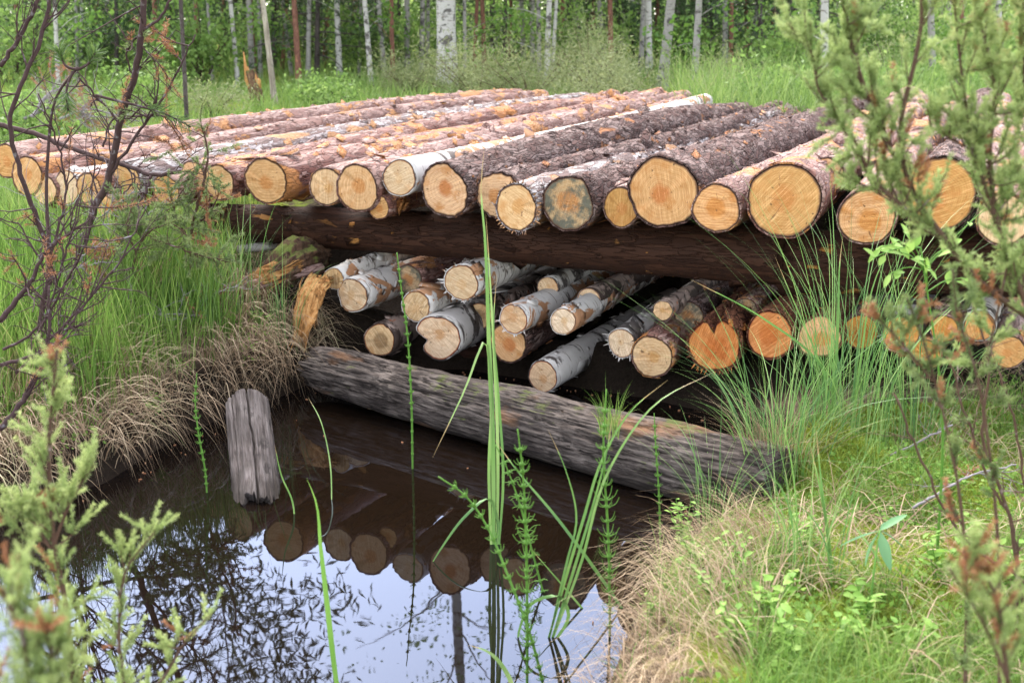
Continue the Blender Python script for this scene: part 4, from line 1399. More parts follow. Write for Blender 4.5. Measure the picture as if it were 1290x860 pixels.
def outward(x, y):
    e = .02
    gx_ = pond_sd(x + e, y) - pond_sd(x - e, y)
    gy_ = pond_sd(x, y + e) - pond_sd(x, y - e)
    return np.arctan2(-gy_, -gx_)


# dead grass hanging over the left bank
mb = MB()
B = scatter(9500, -2.6, -.72, 3.0, 5.0, rng, lambda x, y, z: (pond_sd(x, y) > .02) & (pond_sd(x, y) < .5) & (fbm(np.stack([x, y, 0 * x], -1), 4, 6) > .42))
n = len(B)
az = outward(B[:, 0], B[:, 1]) + rng.normal(0, .4, n) + 3.2 * (fbm(np.stack([B[:, 0], B[:, 1], 0 * B[:, 0]], -1), 6, 71, 2) - .5)
d = pond_sd(B[:, 0], B[:, 1])
edge = np.clip(1 - d / .4, .2, 1)
blades(mb, B, rng.uniform(.1, .42, n), rng.uniform(.0015, .0045, n), az, rng.uniform(.5, 1.0, n) * edge + .15, rng.uniform(.7, 1.35, n) * edge + .2, 7, rng=rng, pw=1.3)
Bl = scatter(6500, -3.0, -.8, 3.4, 5.6, rng, lambda x, y, z: (pond_sd(x, y) > .1) & (fbm(np.stack([x, y, 0 * x], -1), 3.5, 58) > .46))
n = len(Bl)
blades(mb, Bl + [0, 0, .02], rng.uniform(.05, .2, n), rng.uniform(.0015, .004, n), rng.uniform(0, 6.3, n), rng.uniform(.6, 1.6, n), rng.uniform(.5, 1.1, n), 5, rng=rng, pw=1.2)
Bd = scatter(8000, -2.4, -.75, 3.2, 5.0, rng, lambda x, y, z: (pond_sd(x, y) > .0) & (pond_sd(x, y) < .16) & (fbm(np.stack([x, y, 0 * x], -1), 5, 66) > .5))
n = len(Bd)
Bd[:, 2] += .03
blades(mb, Bd, rng.uniform(.1, .4, n), rng.uniform(.0012, .0045, n), outward(Bd[:, 0], Bd[:, 1]) + rng.normal(0, .5, n), rng.uniform(.25, .7, n), rng.uniform(.9, 1.5, n), 7, rng=rng, pw=1.1)
tag(mb.build('dead_grass', M['straw']), 'straw coloured dead grass hanging over the edge of the left bank', 'grass', kind='stuff')

# right bank tussock: straw and green
mb = MB()
B = scatter(11000, .1, 1.6, 2.0, 3.75, rng, lambda x, y, z: (pond_sd(x, y) > .015) & (pond_sd(x, y) < .42 + .5 * (fbm(np.stack([x, y, 0 * x], -1), 2.5, 18) - .5)) & (y < 3.0 - .15 * (x - .5) + .5 * (fbm(np.stack([x, y, 0 * x], -1), 5, 19) - .5)) & (fbm(np.stack([x, y, 0 * x], -1), 4, 16) > .40))
n = len(B)
d = pond_sd(B[:, 0], B[:, 1])
edge = np.clip(1 - d / .4, .15, 1)
az = outward(B[:, 0], B[:, 1]) + rng.normal(0, .6, n) + 5.0 * (fbm(np.stack([B[:, 0], B[:, 1], 0 * B[:, 0]], -1), 7, 72, 2) - .5)
blades(mb, B, rng.uniform(.06, .27, n), rng.uniform(.0014, .003, n), az, rng.uniform(.5, 1.1, n), rng.uniform(.5, 1.25, n) * edge + .25, 7, rng=rng, pw=1.25, val=np.clip(.75 * fbm(np.stack([B[:, 0], B[:, 1], 0 * B[:, 0]], -1), 9, 75, 2) + rng.uniform(-.1, .4, n), 0, 1))
Bl = scatter(5500, .3, 2.4, 2.0, 4.2, rng, lambda x, y, z: (pond_sd(x, y) > .08) & (fbm(np.stack([x, y, 0 * x], -1), 3.5, 58) > .44))
n = len(Bl)
blades(mb, Bl + [0, 0, .03], rng.uniform(.04, .2, n), rng.uniform(.0015, .0035, n), rng.uniform(0, 6.3, n), rng.uniform(.8, 1.8, n), rng.uniform(.6, 1.1, n), 5, rng=rng, pw=1.2)
tag(mb.build('dead_grass', M['straw']), 'tangled straw coloured grass cushion on the right bank in front', 'grass', kind='stuff')
mb = MB()
B = scatter(66000, .15, 2.2, 1.9, 4.0, rng, lambda x, y, z: (pond_sd(x, y) > .03) & (fbm(np.stack([x, y, 0 * x], -1), 3, 26) > .42) & ((pond_sd(x, y) > .3) | (rng.uniform(0, 1, len(x)) < .3)) & ((y < 3.1) | (rng.uniform(0, 1, len(x)) < .4)))
n = len(B)
blades(mb, B, rng.uniform(.05, .22, n) * rng.uniform(.6, 1, n), rng.uniform(.0015, .0035, n), rng.uniform(0, 6.3, n), rng.uniform(.2, .9, n), rng.uniform(.1, .7, n), 7, rng=rng)
tag(mb.build('bank_grass', M['green_grass']), 'thin green grass blades scattered over the right bank', 'grass', kind='stuff')
# moss cushions
mb = MB()
B = scatter(110000, .5, 2.6, 2.2, 4.7, rng, lambda x, y, z: (pond_sd(x, y) > .1) & (y + .42 * x < 5.0) & (moss_and_shade(x, y) + (fbm(np.stack([x, y, 0 * x], -1), 5, 44) - .5) * 1.6 > .55))
n = len(B)
B[:, 2] += .012 * fbm(B, 20, 3)
blades(mb, B, rng.uniform(.012, .036, n), rng.uniform(.003, .007, n), rng.uniform(0, 6.3, n), rng.uniform(.2, 1.0, n), rng.uniform(0, .5, n), 3, rng=rng)
tag(mb.build('moss', M['moss_green']), 'yellow green moss covering the right bank in front of the lower stack', 'moss', kind='stuff')

# small leaves between the grass blades on both banks
mb = MB()
for args, th_ in (((9000, .3, 2.4, 1.9, 4.1), .5), ((9000, -2.8, -.95, 3.4, 5.3), .53)):
    B = scatter(*args, rng, lambda x, y, z: (pond_sd(x, y) > .06) & (fbm(np.stack([x, y, 0 * x], -1), 4.5, 91) > th_))
    k = np.repeat(np.arange(len(B)), 3)
    c = B[k] + rng.normal(0, .014, (len(k), 3)) * [1, 1, .8] + [0, 0, .035]
    quads_rand(mb, c, rng.uniform(.008, .02, len(c)), rng=rng, flat=.5)
tag(mb.build('ground_cover', M['herb_leaf']), 'low leafy ground cover growing through grass and moss on both banks', 'ground cover', kind='stuff')


# ------------------------------------------------------------------ shrubs near the camera
def twigs(br, nd, dd, paths, rng, n_side, ln, r_side, sub=3, needle=None, p_needle=0, dead=0.0, up=.15, s0=.2, wander=.18, out=None):
    """side twigs with sub twigs on main paths; needles on the sub twigs"""
    for P in paths:
        P = np.asarray(P)
        tg = unit(np.gradient(P, axis=0))
        for _ in range(n_side):
            s = rng.uniform(s0, 1) * (len(P) - 1)
            i = int(s)
            p = P[i] + (P[min(i + 1, len(P) - 1)] - P[i]) * (s - i)
            d = unit(tg[i] * rng.uniform(.2, .9) + rng.normal(0, .65, 3) + np.array([0, 0, up]))
            L = ln * rng.uniform(.35, 1.2)
            q = [p]
            for k in range(5):
                d = unit(d + rng.normal(0, wander, 3))
                q.append(q[-1] + d * L / 5)
            q = np.array(q)
            br.tube(q, [r_side, r_side * .35], 5, cap=False)
            shoots = [q[2:]]
            for _k in range(sub):
                j = rng.integers(1, 6)
                d2 = unit(d * .8 + rng.normal(0, .7, 3) + np.array([0, 0, up]))
                l2 = L * rng.uniform(.2, .55)
                q2 = np.array([q[j] + d2 * l2 * f + rng.normal(0, .04 * l2, 3) * f for f in (0, .35, .7, 1)])
                br.tube(q2, [r_side * .5, r_side * .22], 4, cap=False)
                shoots.append(q2)
            if needle and rng.uniform() < p_needle:
                isdead = rng.uniform() < dead
                for q2 in shoots:
                    needle_shoot(dd if isdead else nd, q2, needle, rng)


def needle_shoot(mb, q, needle, rng, s0=0.0):
    L, w, dens = needle
    ln = np.linalg.norm(np.diff(q, axis=0), axis=1).sum()
    n = max(6, int(ln * dens))
    s = rng.uniform(s0, 1, n) * (len(q) - 1)
    i = np.minimum(s.astype(int), len(q) - 2)
    p = q[i] + (q[i + 1] - q[i]) * (s - i)[:, None]
    t = unit(q[i + 1] - q[i])
    base = rng.uniform(.1, .6)
    needles(mb, p, L, w, rng, t, .75, np.clip(base + .4 * s / (len(q) - 1) + rng.normal(0, .1, n), 0, .99 if rng.uniform() > .04 else 1))


def px_path(pts, n=14):
    return smooth_path([PY(*p) for p in pts], n)


def shrub(name, label, cat, stems, seed, wood, mat, tw, needle, p_needle, dead=0.0, group=None, loc=None, up=.15, s0=.2, sub=3, wander=.18, extra=None):
    """stems: list of (px path [(px, py, Y)...], r0, r1, number of side twigs, twig length)"""
    rng = np.random.default_rng(seed)
    p0 = PY(*stems[0][0][0]) if loc is None else np.array(loc)
    root = thing(name, label, cat, tuple(p0), group)
    br, nd, dd = MB(), MB(), MB()
    for pts, r0, r1, ns, ln in stems:
        P = px_path(pts, 6 + 5 * len(pts)) + 0
        P[1:-1] += rng.normal(0, .0015 + r0 * .08, (len(P) - 2, 3))
        br.tube(P, [r0, r1], 8)
        twigs(br, nd, dd, [P], rng, ns, ln, tw, sub, needle, p_needle, dead, up, s0, wander)
    for b in (br, nd, dd):
        b.v = [v - p0 for v in b.v]
    br.build('branches', M[wood], root)
    if nd.n:
        nd.build('needles', M[mat], root)
    if dd.n:
        dd.build('dead_needles', M['dead_needle'], root)
    return root


# dark, mostly bare shrubs at the left edge
G_ = lambda px, Y: (px, 430 + FPX * math.tan(math.atan2(H - gz(XA(px, Y), Y), Y) - PITCH), Y)
shrub('bare_shrub', 'tall dark bare shrub with a stout forked stem in front of the left log ends', 'shrub', [
    ([G_(98, 4.7), (110, 292, 4.7), (140, 212, 4.65), (152, 150, 4.6), (170, 92, 4.55), (180, 20, 4.5), (178, -70, 4.5), (200, -190, 4.6)], 0.0158, 0.0083, 20, .28),
    ([(137, 222, 4.65), (170, 175, 4.6), (212, 112, 4.55), (246, 44, 4.5)], 0.0067, 0.0023, 11, .2),
    ([(178, 40, 4.5), (200, 22, 4.5), (222, -10, 4.5), (260, -90, 4.6)], 0.0053, 0.0023, 10, .25),
    ([(146, 200, 4.65), (146, 150, 4.6), (118, 118, 4.6), (100, 98, 4.55)], 0.0067, 0.0030, 9, .18),
    ([(144, 150, 4.6), (165, 148, 4.6), (190, 145, 4.6), (215, 146, 4.6)], 0.0037, 0.0019, 6, .16),
    ([(168, 100, 4.6), (160, 60, 4.55), (175, 45, 4.5)], 0.0037, 0.0015, 5, .12),
    ([(112, 290, 4.7), (92, 330, 4.6), (60, 380, 4.5), (30, 420, 4.45)], 0.0060, 0.0023, 7, .2),
], 1, 'shrub_twig', 'juniper_needle', .0032, (.016, .0022, 900), .22, .35)
shrub('bare_shrub', 'black bare shrub with arching stems cut off by the left edge', 'shrub', [
    ([G_(40, 3.9), (52, 400, 3.9), (62, 330, 3.9), (30, 230, 3.85), (14, 140, 3.8), (34, 92, 3.8), (58, 20, 3.8), (66, -60, 3.8)], 0.0097, 0.0053, 20, .25),
    ([(0, 84, 3.8), (24, 48, 3.8), (44, 10, 3.8), (52, -30, 3.8)], 0.0067, 0.0053, 6, .2),
    ([(20, 470, 3.7), (90, 400, 3.75), (150, 330, 3.8), (190, 250, 3.85)], .005, .002, 16, .2),
    ([(0, 460, 3.5), (60, 440, 3.55), (110, 380, 3.6)], .006, .002, 14, .18),
    ([(62, 330, 3.9), (82, 240, 3.9), (66, 160, 3.85), (48, 118, 3.8)], 0.0045, 0.0023, 11, .2),
    ([(48, 420, 3.9), (86, 350, 3.85), (110, 300, 3.8), (118, 220, 3.8)], 0.0045, 0.0019, 11, .18),
    ([(30, 500, 3.8), (60, 430, 3.8), (55, 340, 3.8), (22, 280, 3.8)], 0.0053, 0.0023, 13, .2),
    ([(0, 404, 3.6), (34, 362, 3.6), (58, 318, 3.6), (108, 280, 3.6)], 0.0090, 0.0030, 13, .2),
    ([(0, 540, 3.4), (28, 506, 3.4), (58, 440, 3.4), (62, 360, 3.4)], 0.0090, 0.0030, 11, .2),
    ([(4, 440, 3.6), (40, 420, 3.6), (80, 330, 3.6), (100, 250, 3.6)], 0.0045, 0.0019, 11, .2),
], 2, 'shrub_twig', 'juniper_needle', .0028, (.014, .002, 700), .1, .7)
shrub('fallen_branch', 'stout dark branch slanting across the left log ends', 'branch', [
    ([(-30, 150, 4.9), (40, 168, 4.9), (104, 192, 4.85), (150, 206, 4.8), (196, 220, 4.75), (228, 216, 4.75)], 0.0105, 0.0075, 10, .16),
    ([(150, 206, 4.8), (170, 222, 4.78), (150, 250, 4.7)], 0.0045, 0.0023, 6, .14),
    ([(190, 222, 4.75), (182, 244, 4.7), (168, 262, 4.65)], 0.0067, 0.0030, 5, .12),
    ([(130, 185, 4.8), (142, 152, 4.8), (168, 146, 4.8), (212, 148, 4.8)], 0.0045, 0.0015, 6, .14),
], 3, 'shrub_twig', 'juniper_needle', .003, (.014, .002, 700), .0)
shrub('dead_branch', 'pile of thin grey dead twigs lying under the left log ends', 'branch', [
    ([(20, 330, 4.9), (90, 312, 4.9), (160, 285, 4.85), (196, 276, 4.85)], .006, .003, 20, .25),
    ([(10, 300, 4.9), (70, 296, 4.95), (150, 300, 4.95)], .005, .003, 20, .25),
    ([(60, 340, 4.8), (120, 280, 4.9), (170, 240, 4.9)], .006, .003, 14, .2),
    ([(0, 350, 4.7), (60, 330, 4.75), (110, 330, 4.8)], .006, .003, 18, .25)], 4, 'grey_twig', 'dead_needle', .0025, (.013, .002, 600), .14, 1.0, up=.05)
shrub('dead_branch', 'grey dead twigs tangled in the grass in the middle of the left bank', 'branch', [
    ([(120, 430, 4.3), (170, 400, 4.35), (230, 395, 4.4)], .004, .002, 16, .16),
    ([(230, 420, 4.5), (270, 370, 4.6), (300, 360, 4.65)], .004, .002, 16, .14)], 55, 'grey_twig', 'dead_needle', .0016, (.013, .002, 600), .1, 1.0, up=.1)
shrub('dead_branch', 'branch with rust brown dead needles on the left bank', 'branch', [
    ([(58, 352, 4.4), (90, 340, 4.4), (120, 332, 4.4), (150, 330, 4.4)], .005, .002, 9, .12),
    ([(80, 360, 4.4), (105, 322, 4.4), (128, 305, 4.4)], .004, .002, 7, .1)], 5, 'grey_twig', 'dead_needle', .002, (.02, .0024, 900), .8, 1.0, up=-.1)
shrub('dead_branch', 'brown brush heap of dead twigs in the meadow beyond the left log ends', 'branch', [
    ([(30, 150, 9.3), (70, 134, 9.4), (120, 148, 9.3)], .012, .004, 26, .3),
    ([(40, 148, 9.2), (62, 118, 9.3), (80, 110, 9.3)], .014, .006, 16, .3),
    ([(75, 150, 9.2), (110, 138, 9.3), (150, 146, 9.4)], .01, .004, 22, .3)], 44, 'grey_twig', 'dead_needle', .004, (.02, .004, 400), .3, 1.0, up=.05)
shrub('dead_branch', 'thin pale dead stick lying on the moss below the densest sedge tussock', 'branch', [
    ([(1060, 600, 3.5), (1130, 570, 3.55), (1200, 535, 3.6)], .005, .003, 5, .14)], 56, 'grey_twig', 'dead_needle', .0016, (.013, .002, 600), .1, 1.0, up=.05)
shrub('dead_branch', 'thin pale dead stick lying on the moss behind the toothed leaf plant', 'branch', [
    ([(1150, 640, 3.0), (1220, 600, 3.1), (1280, 585, 3.2)], .004, .002, 6, .14)], 57, 'grey_twig', 'dead_needle', .0016, (.013, .002, 600), .1, 1.0, up=.05)
# drooping juniper in front of the log ends
shrub('juniper_bush', 'small juniper with drooping green and brown tips in front of the left butts', 'juniper', [
    ([G_(238, 4.7), (240, 300, 4.7), (250, 250, 4.65), (262, 200, 4.62), (258, 165, 4.6)], .008, .003, 24, .17),
    ([(238, 300, 4.7), (220, 270, 4.65), (232, 235, 4.6), (244, 215, 4.6)], .005, .002, 18, .14),
    ([(240, 290, 4.7), (268, 262, 4.65), (278, 232, 4.6)], .004, .002, 12, .12),
], 6, 'juniper_twig', 'juniper_needle', .002, (.013, .002, 1500), .85, .3, up=-.1)
shrub('juniper_bush', 'low feathery juniper spreading over the grass of the left bank', 'juniper', [
    ([G_(170, 4.5), (172, 320, 4.5), (190, 290, 4.5), (215, 282, 4.5), (240, 300, 4.5)], .006, .002, 26, .14),
    ([(172, 320, 4.5), (160, 285, 4.45), (165, 262, 4.45)], .004, .002, 14, .12),
    ([(190, 300, 4.5), (225, 312, 4.45), (255, 322, 4.45), (290, 330, 4.5)], .004, .002, 16, .12)], 7, 'juniper_twig', 'juniper_needle', .0018, (.012, .002, 1700), .95, .04, up=.1)
# pine sprig
rng = np.random.default_rng(81)
p0 = PY(*G_(72, 4.3))
root = thing('pine_seedling', 'young pine with a long green needle tuft, leaning over from the left edge', 'pine', tuple(p0))
br, nd = MB(), MB()
P = px_path([G_(72, 4.3), (60, 200, 4.3), (72, 120, 4.25), (98, 85, 4.2)], 20) - p0
br.tube(P, [.008, .004], 7)
for q in ([(74, 62, 4.2), (84, 84, 4.2), (98, 88, 4.2)], [(120, 66, 4.2), (112, 80, 4.2), (98, 88, 4.2)], [(86, 140, 4.2), (84, 112, 4.2), (92, 90, 4.2)], [(240, 160, 4.5), (222, 150, 4.5), (120, 120, 4.4)]):
    Q = px_path(q, 8) - p0
    br.tube(Q, [.003, .005], 6)
    s = rng.uniform(0, .5, 130) * 7
    i = s.astype(int)
    pp = Q[i] + (Q[i + 1] - Q[i]) * (s - i)[:, None]
    needles(nd, pp, .055, .0024, rng, unit(Q[i] - Q[i + 1]), .8)
br.build('stem', M['shrub_twig'], root)
nd.build('needles', M['pine_needle'], root)


# feathery young juniper in front at left, out of focus
def juniper(name, label, stems, seed, mat='young_juniper', shoot=.05, ndl=(.0075, .0012, 2600), dead=.03, wood='juniper_twig', tw=.0016, per=1.0, up=.55):
    """stems: (px path, r0, r1, number of whorled side branches, branch length)"""
    rng = np.random.default_rng(seed)
    p0 = PY(*stems[0][0][0])
    root = thing(name, label, 'juniper', tuple(p0))
    br, nd, dd = MB(), MB(), MB()
    for pts, r0, r1, ns, ln in stems:
        P = px_path(pts, 6 + 5 * len(pts)) - p0
        br.tube(P, [r0, r1], 8)
        tg = unit(np.gradient(P, axis=0))
        for b in range(ns):
            f = (b + rng.uniform(0, 1)) / ns
            if f < .08:
                continue
            i = min(int(f * (len(P) - 1)), len(P) - 2)
            d = unit(tg[i] * .5 + rng.normal(0, .6, 3) + np.array([0, 0, up]))
            L = ln * rng.uniform(.5, 1.1) * (1.1 - .55 * f)
            q = smooth_path([P[i], P[i] + d * L * .5, P[i] + d * L + np.array([0, 0, .2 * L])], 6)
            br.tube(q, [tw, tw * .5], 5, cap=False)
            tgt = dd if rng.uniform() < dead else nd
            needle_shoot(tgt, q[3:], ndl, rng)
            for k in range(int(rng.integers(4, 8) * per * .75)):
                j = rng.integers(1, 6)
                d2 = unit(d * .9 + rng.normal(0, .5, 3) + np.array([0, 0, up * .5]))
                l2 = shoot * rng.uniform(.4, 1.0)
                q2 = np.array([q[j], q[j] + d2 * l2 * .5, q[j] + d2 * l2 + [0, 0, .1 * l2]])
                needle_shoot(dd if rng.uniform() < dead else tgt, q2, ndl, rng)
        needle_shoot(nd, P[-6:], ndl, rng)
    br.build('branches', M[wood], root)
    nd.build('needles', M[mat], root)
    if dd.n:
        dd.build('dead_needles', M['dead_needle'], root)
    return root


def gpx(px, Y):
    z = gz((px - 645) / FPX * Y, Y)
    return (px, 430 + FPX * math.tan(math.atan2(H - z, Y) - PITCH), Y)


juniper('juniper_bush', 'pale green young juniper standing at the front left over the pond, out of focus', [
    ([gpx(120, 1.85), (96, 900, 1.85), (84, 770, 1.82), (66, 660, 1.8), (62, 560, 1.8), (72, 440, 1.8)], .006, .0022, 46, .055),
    ([gpx(150, 1.85), (160, 900, 1.8), (150, 790, 1.8), (158, 720, 1.8), (196, 668, 1.8)], .004, .0015, 22, .05),
    ([(96, 900, 1.85), (200, 860, 1.85), (232, 810, 1.85), (262, 776, 1.85)], .003, .0012, 12, .04),
    ([(66, 690, 1.8), (90, 630, 1.8), (118, 585, 1.8)], .003, .0012, 12, .04),
    ([(64, 690, 1.8), (30, 650, 1.8), (4, 655, 1.8)], .003, .0012, 12, .045)], 11)
juniper('juniper_bush', 'dense pale juniper tip filling the bottom left corner, most blurred', [
    ([gpx(20, 1.15), (20, 1000, 1.15), (36, 880, 1.15), (22, 780, 1.15), (0, 740, 1.15)], .005, .002, 40, .06),
    ([(30, 930, 1.15), (62, 850, 1.15), (66, 790, 1.15)], .003, .0015, 22, .045),
    ([(20, 1000, 1.15), (-20, 880, 1.15), (-30, 800, 1.15)], .003, .0015, 20, .05)], 12)
# juniper leaning in from the right
J = 1.95
JR = dict(mat='right_juniper', shoot=.045, ndl=(.009, .0014, 2300), dead=.025, per=1.15)
leafmat('right_juniper', [(0, (.12, .17, .05)), (.4, (.25, .32, .11)), (.85, (.42, .48, .19)), (1, (.38, .22, .1))], .45)
juniper('juniper_bush', 'tall juniper with forked brown stems leaning in from the right edge over the pile', [
    ([gpx(1500, J), (1420, 480, J), (1290, 396, J), (1240, 360, J), (1191, 302, J), (1139, 210, J), (1135, 150, J), (1146, 105, J), (1160, 35, J), (1158, -60, J)], 0.0078, 0.0028, 47, .08),
    ([(1139, 212, J), (1128, 199, J), (1100, 140, J), (1083, 90, J), (1069, 35, J), (1058, -40, J)], 0.0036, 0.0017, 32, .085),
    ([(1191, 302, J), (1140, 262, J), (1104, 230, J), (1073, 171, J), (1031, 112, J), (1020, 60, J), (992, 30, J)], 0.0036, 0.0011, 37, .085),
    ([(1300, 400, J), (1262, 300, J), (1247, 209, J), (1252, 98, J), (1240, 52, J), (1226, -20, J)], 0.0048, 0.0022, 39, .085),
    ([(1262, 300, J), (1225, 180, J), (1210, 80, J), (1200, -20, J)], 0.0030, 0.0017, 28, .08),
    ([(1200, 310, J), (1150, 270, J), (1090, 235, J), (1050, 215, J)], 0.0024, 0.0008, 13, .07),
    ([(1250, 210, J), (1200, 175, J), (1170, 160, J)], 0.0018, 0.0008, 12, .07),
    ([(1270, 330, J), (1250, 420, J), (1235, 470, J)], 0.0024, 0.0008, 10, .07),
    ([(1310, 420, J), (1300, 200, J), (1290, 80, J), (1292, -20, J)], 0.0048, 0.0017, 37, .08)], 13, **JR)
juniper('juniper_bush', 'thin juniper shoots rising in front of the right end of the lower stack', [
    ([gpx(1215, 1.8), (1205, 600, 1.8), (1175, 470, 1.8), (1160, 420, 1.8), (1140, 370, 1.8)], .004, .0015, 18, .05),
    ([(1175, 480, 1.8), (1125, 420, 1.8), (1105, 400, 1.8)], .002, .001, 10, .045),
    ([gpx(1260, 1.8), (1250, 600, 1.8), (1230, 470, 1.8), (1205, 390, 1.8), (1200, 340, 1.8)], .004, .0015, 14, .05)], 14, 'juniper_needle', .04, (.009, .0018, 2200), .15, per=.8)
juniper('juniper_bush', 'blurred juniper sprig at the bottom right corner', [
    ([gpx(1285, 1.3), (1270, 860, 1.3), (1225, 760, 1.3), (1195, 715, 1.3)], .004, .0015, 20, .05),
    ([(1270, 860, 1.3), (1250, 740, 1.3), (1222, 690, 1.3)], .003, .0012, 14, .04)], 15, dead=.2)
shrub('bare_shrub', 'thin bare brown stems bending over the moss at the right edge', 'shrub', [
    ([gpx(1300, 2.3), (1290, 732, 2.3), (1225, 690, 2.3), (1165, 590, 2.3), (1128, 498, 2.3)], .004, .002, 5, .1),
    ([gpx(1295, 2.3), (1262, 620, 2.3), (1238, 560, 2.3), (1245, 450, 2.3), (1226, 380, 2.3)], .005, .002, 8, .12),
    ([gpx(1280, 2.3), (1275, 660, 2.3), (1240, 590, 2.3), (1210, 500, 2.3), (1190, 440, 2.3)], .004, .002, 7, .1),
    ([gpx(1320, 2.3), (1290, 600, 2.3), (1275, 520, 2.3), (1260, 470, 2.3)], .004, .002, 7, .1)], 16, 'juniper_twig', 'juniper_needle', .0016, (.01, .0018, 900), .12)


# ------------------------------------------------------------------ sedges and horsetails
def clump(name, label, cat, base, rib, group=None, seed=0, fine=0, finespec=None, mat='sedge'):
    rng = np.random.default_rng(seed)
    p0 = np.array(base)
    root_m = MB()
    for pts, w in rib:
        ribbon(root_m, [PY(*p) - p0 for p in pts], w, rng.uniform(.2, .9), side=[rng.uniform(.6, 1), rng.uniform(-.6, .6), 0], n=22)
    if fine:
        h0, h1, spread, lean, w0, w1 = finespec
        a = rng.uniform(0, 6.283, fine)
        rr = spread * np.sqrt(rng.uniform(0, 1, fine))
        B = np.stack([np.cos(a) * rr, np.sin(a) * rr, rng.uniform(-.05, 0, fine)], -1)
        az = a + rng.normal(0, .7, fine)
        blades(root_m, B, rng.uniform(h0, h1, fine), rng.uniform(w0, w1, fine), az, rng.uniform(.05, lean, fine), rng.uniform(0, .55, fine) ** 1.3, 12, rng=rng, pw=2.0)
    o = root_m.build(name, M[mat])
    o.location = p0
    return tag(o, label, cat, group)


def water_base(px, py):
    return PZ(px, py, -.02)


b = water_base(622, 694)
Yb = b[1]
clump('sedge_plant', 'tallest broad sedge rising from the pond across the middle of the pile', 'sedge', b, [
    ([(622, 697, Yb), (621, 560, Yb), (616, 430, Yb), (611, 300, Yb), (606, 232, Yb), (610, 188, Yb)], .0145),
    ([(626, 696, Yb), (627, 560, Yb), (622, 440, Yb), (616, 330, Yb), (612, 270, Yb)], .009),
    ([(619, 694, Yb), (616, 600, Yb), (618, 470, Yb), (612, 430, Yb), (585, 492, Yb - .05), (545, 576, Yb - .1)], .009),
    ([(624, 694, Yb), (627, 655, Yb), (616, 628, Yb), (588, 648, Yb - .05), (556, 690, Yb - .1), (532, 730, Yb - .12)], .009),
    ([(628, 694, Yb), (634, 600, Yb), (628, 500, Yb), (622, 400, Yb), (626, 345, Yb)], .008)], None, 1)
b = water_base(690, 812)
Yb = b[1]
clump('sedge_plant', 'sedge with long blades fanning right from the pond in front', 'sedge', b, [
    ([(688, 815, Yb), (712, 730, Yb), (736, 650, Yb), (758, 580, Yb + .05), (796, 516, Yb + .1), (842, 478, Yb + .15)], .009),
    ([(692, 815, Yb), (722, 720, Yb), (746, 640, Yb), (766, 560, Yb), (772, 520, Yb)], .008),
    ([(690, 812, Yb), (716, 700, Yb), (726, 660, Yb), (712, 590, Yb), (690, 540, Yb)], .006),
    ([(692, 815, Yb), (730, 715, Yb), (768, 590, Yb), (822, 512, Yb), (900, 468, Yb + .1)], .007),
    ([(694, 815, Yb), (716, 770, Yb), (706, 752, Yb), (672, 758, Yb), (655, 790, Yb), (652, 840, Yb)], .009)], None, 2)
b = water_base(760, 775)
Yb = b[1]
clump('sedge_plant', 'pale green sedge blade leaning left over the dark water', 'sedge', b, [
    ([(800, 790, Yb), (752, 720, Yb), (700, 650, Yb), (648, 588, Yb), (622, 552, Yb)], .009),
    ([(770, 810, Yb), (720, 750, Yb), (668, 690, Yb)], .006)], None, 3)
b = water_base(640, 880)
Yb = b[1]
clump('sedge_plant', 'bent sedge blade arching at the bottom edge of the pond', 'sedge', b, [
    ([(650, 900, Yb), (640, 850, Yb), (614, 820, Yb), (590, 812, Yb)], .012)], None, 4)
b = PZ(428, 885, -.02)
Yb = b[1]
clump('reed_stem', 'bright green upright reed with blunt bent tip, lower left of the pond', 'reed', b, [
    ([(428, 890, Yb), (420, 830, Yb), (412, 760, Yb), (404, 690, Yb), (396, 625, Yb), (386, 602, Yb)], .012)], None, 5, mat='horsetail_green')
b = PZ(372, 655, -.02)
Yb = b[1]
clump('reed_stem', 'thin curved rush hanging over the split grey post', 'rush', b, [
    ([(372, 660, Yb), (368, 630, Yb), (355, 600, Yb), (346, 560, Yb)], .006),
    ], None, 6)
b = PZ(418, 640, -.02)
Yb = b[1]
clump('reed_stem', 'thin curved rush before the dark water right of the split grey post', 'rush', b, [([(418, 640, Yb), (416, 585, Yb + .1), (404, 530, Yb + .2), (388, 500, Yb + .3)], .005)], None, 66)
SG = 'sedge tussocks on the right bank'
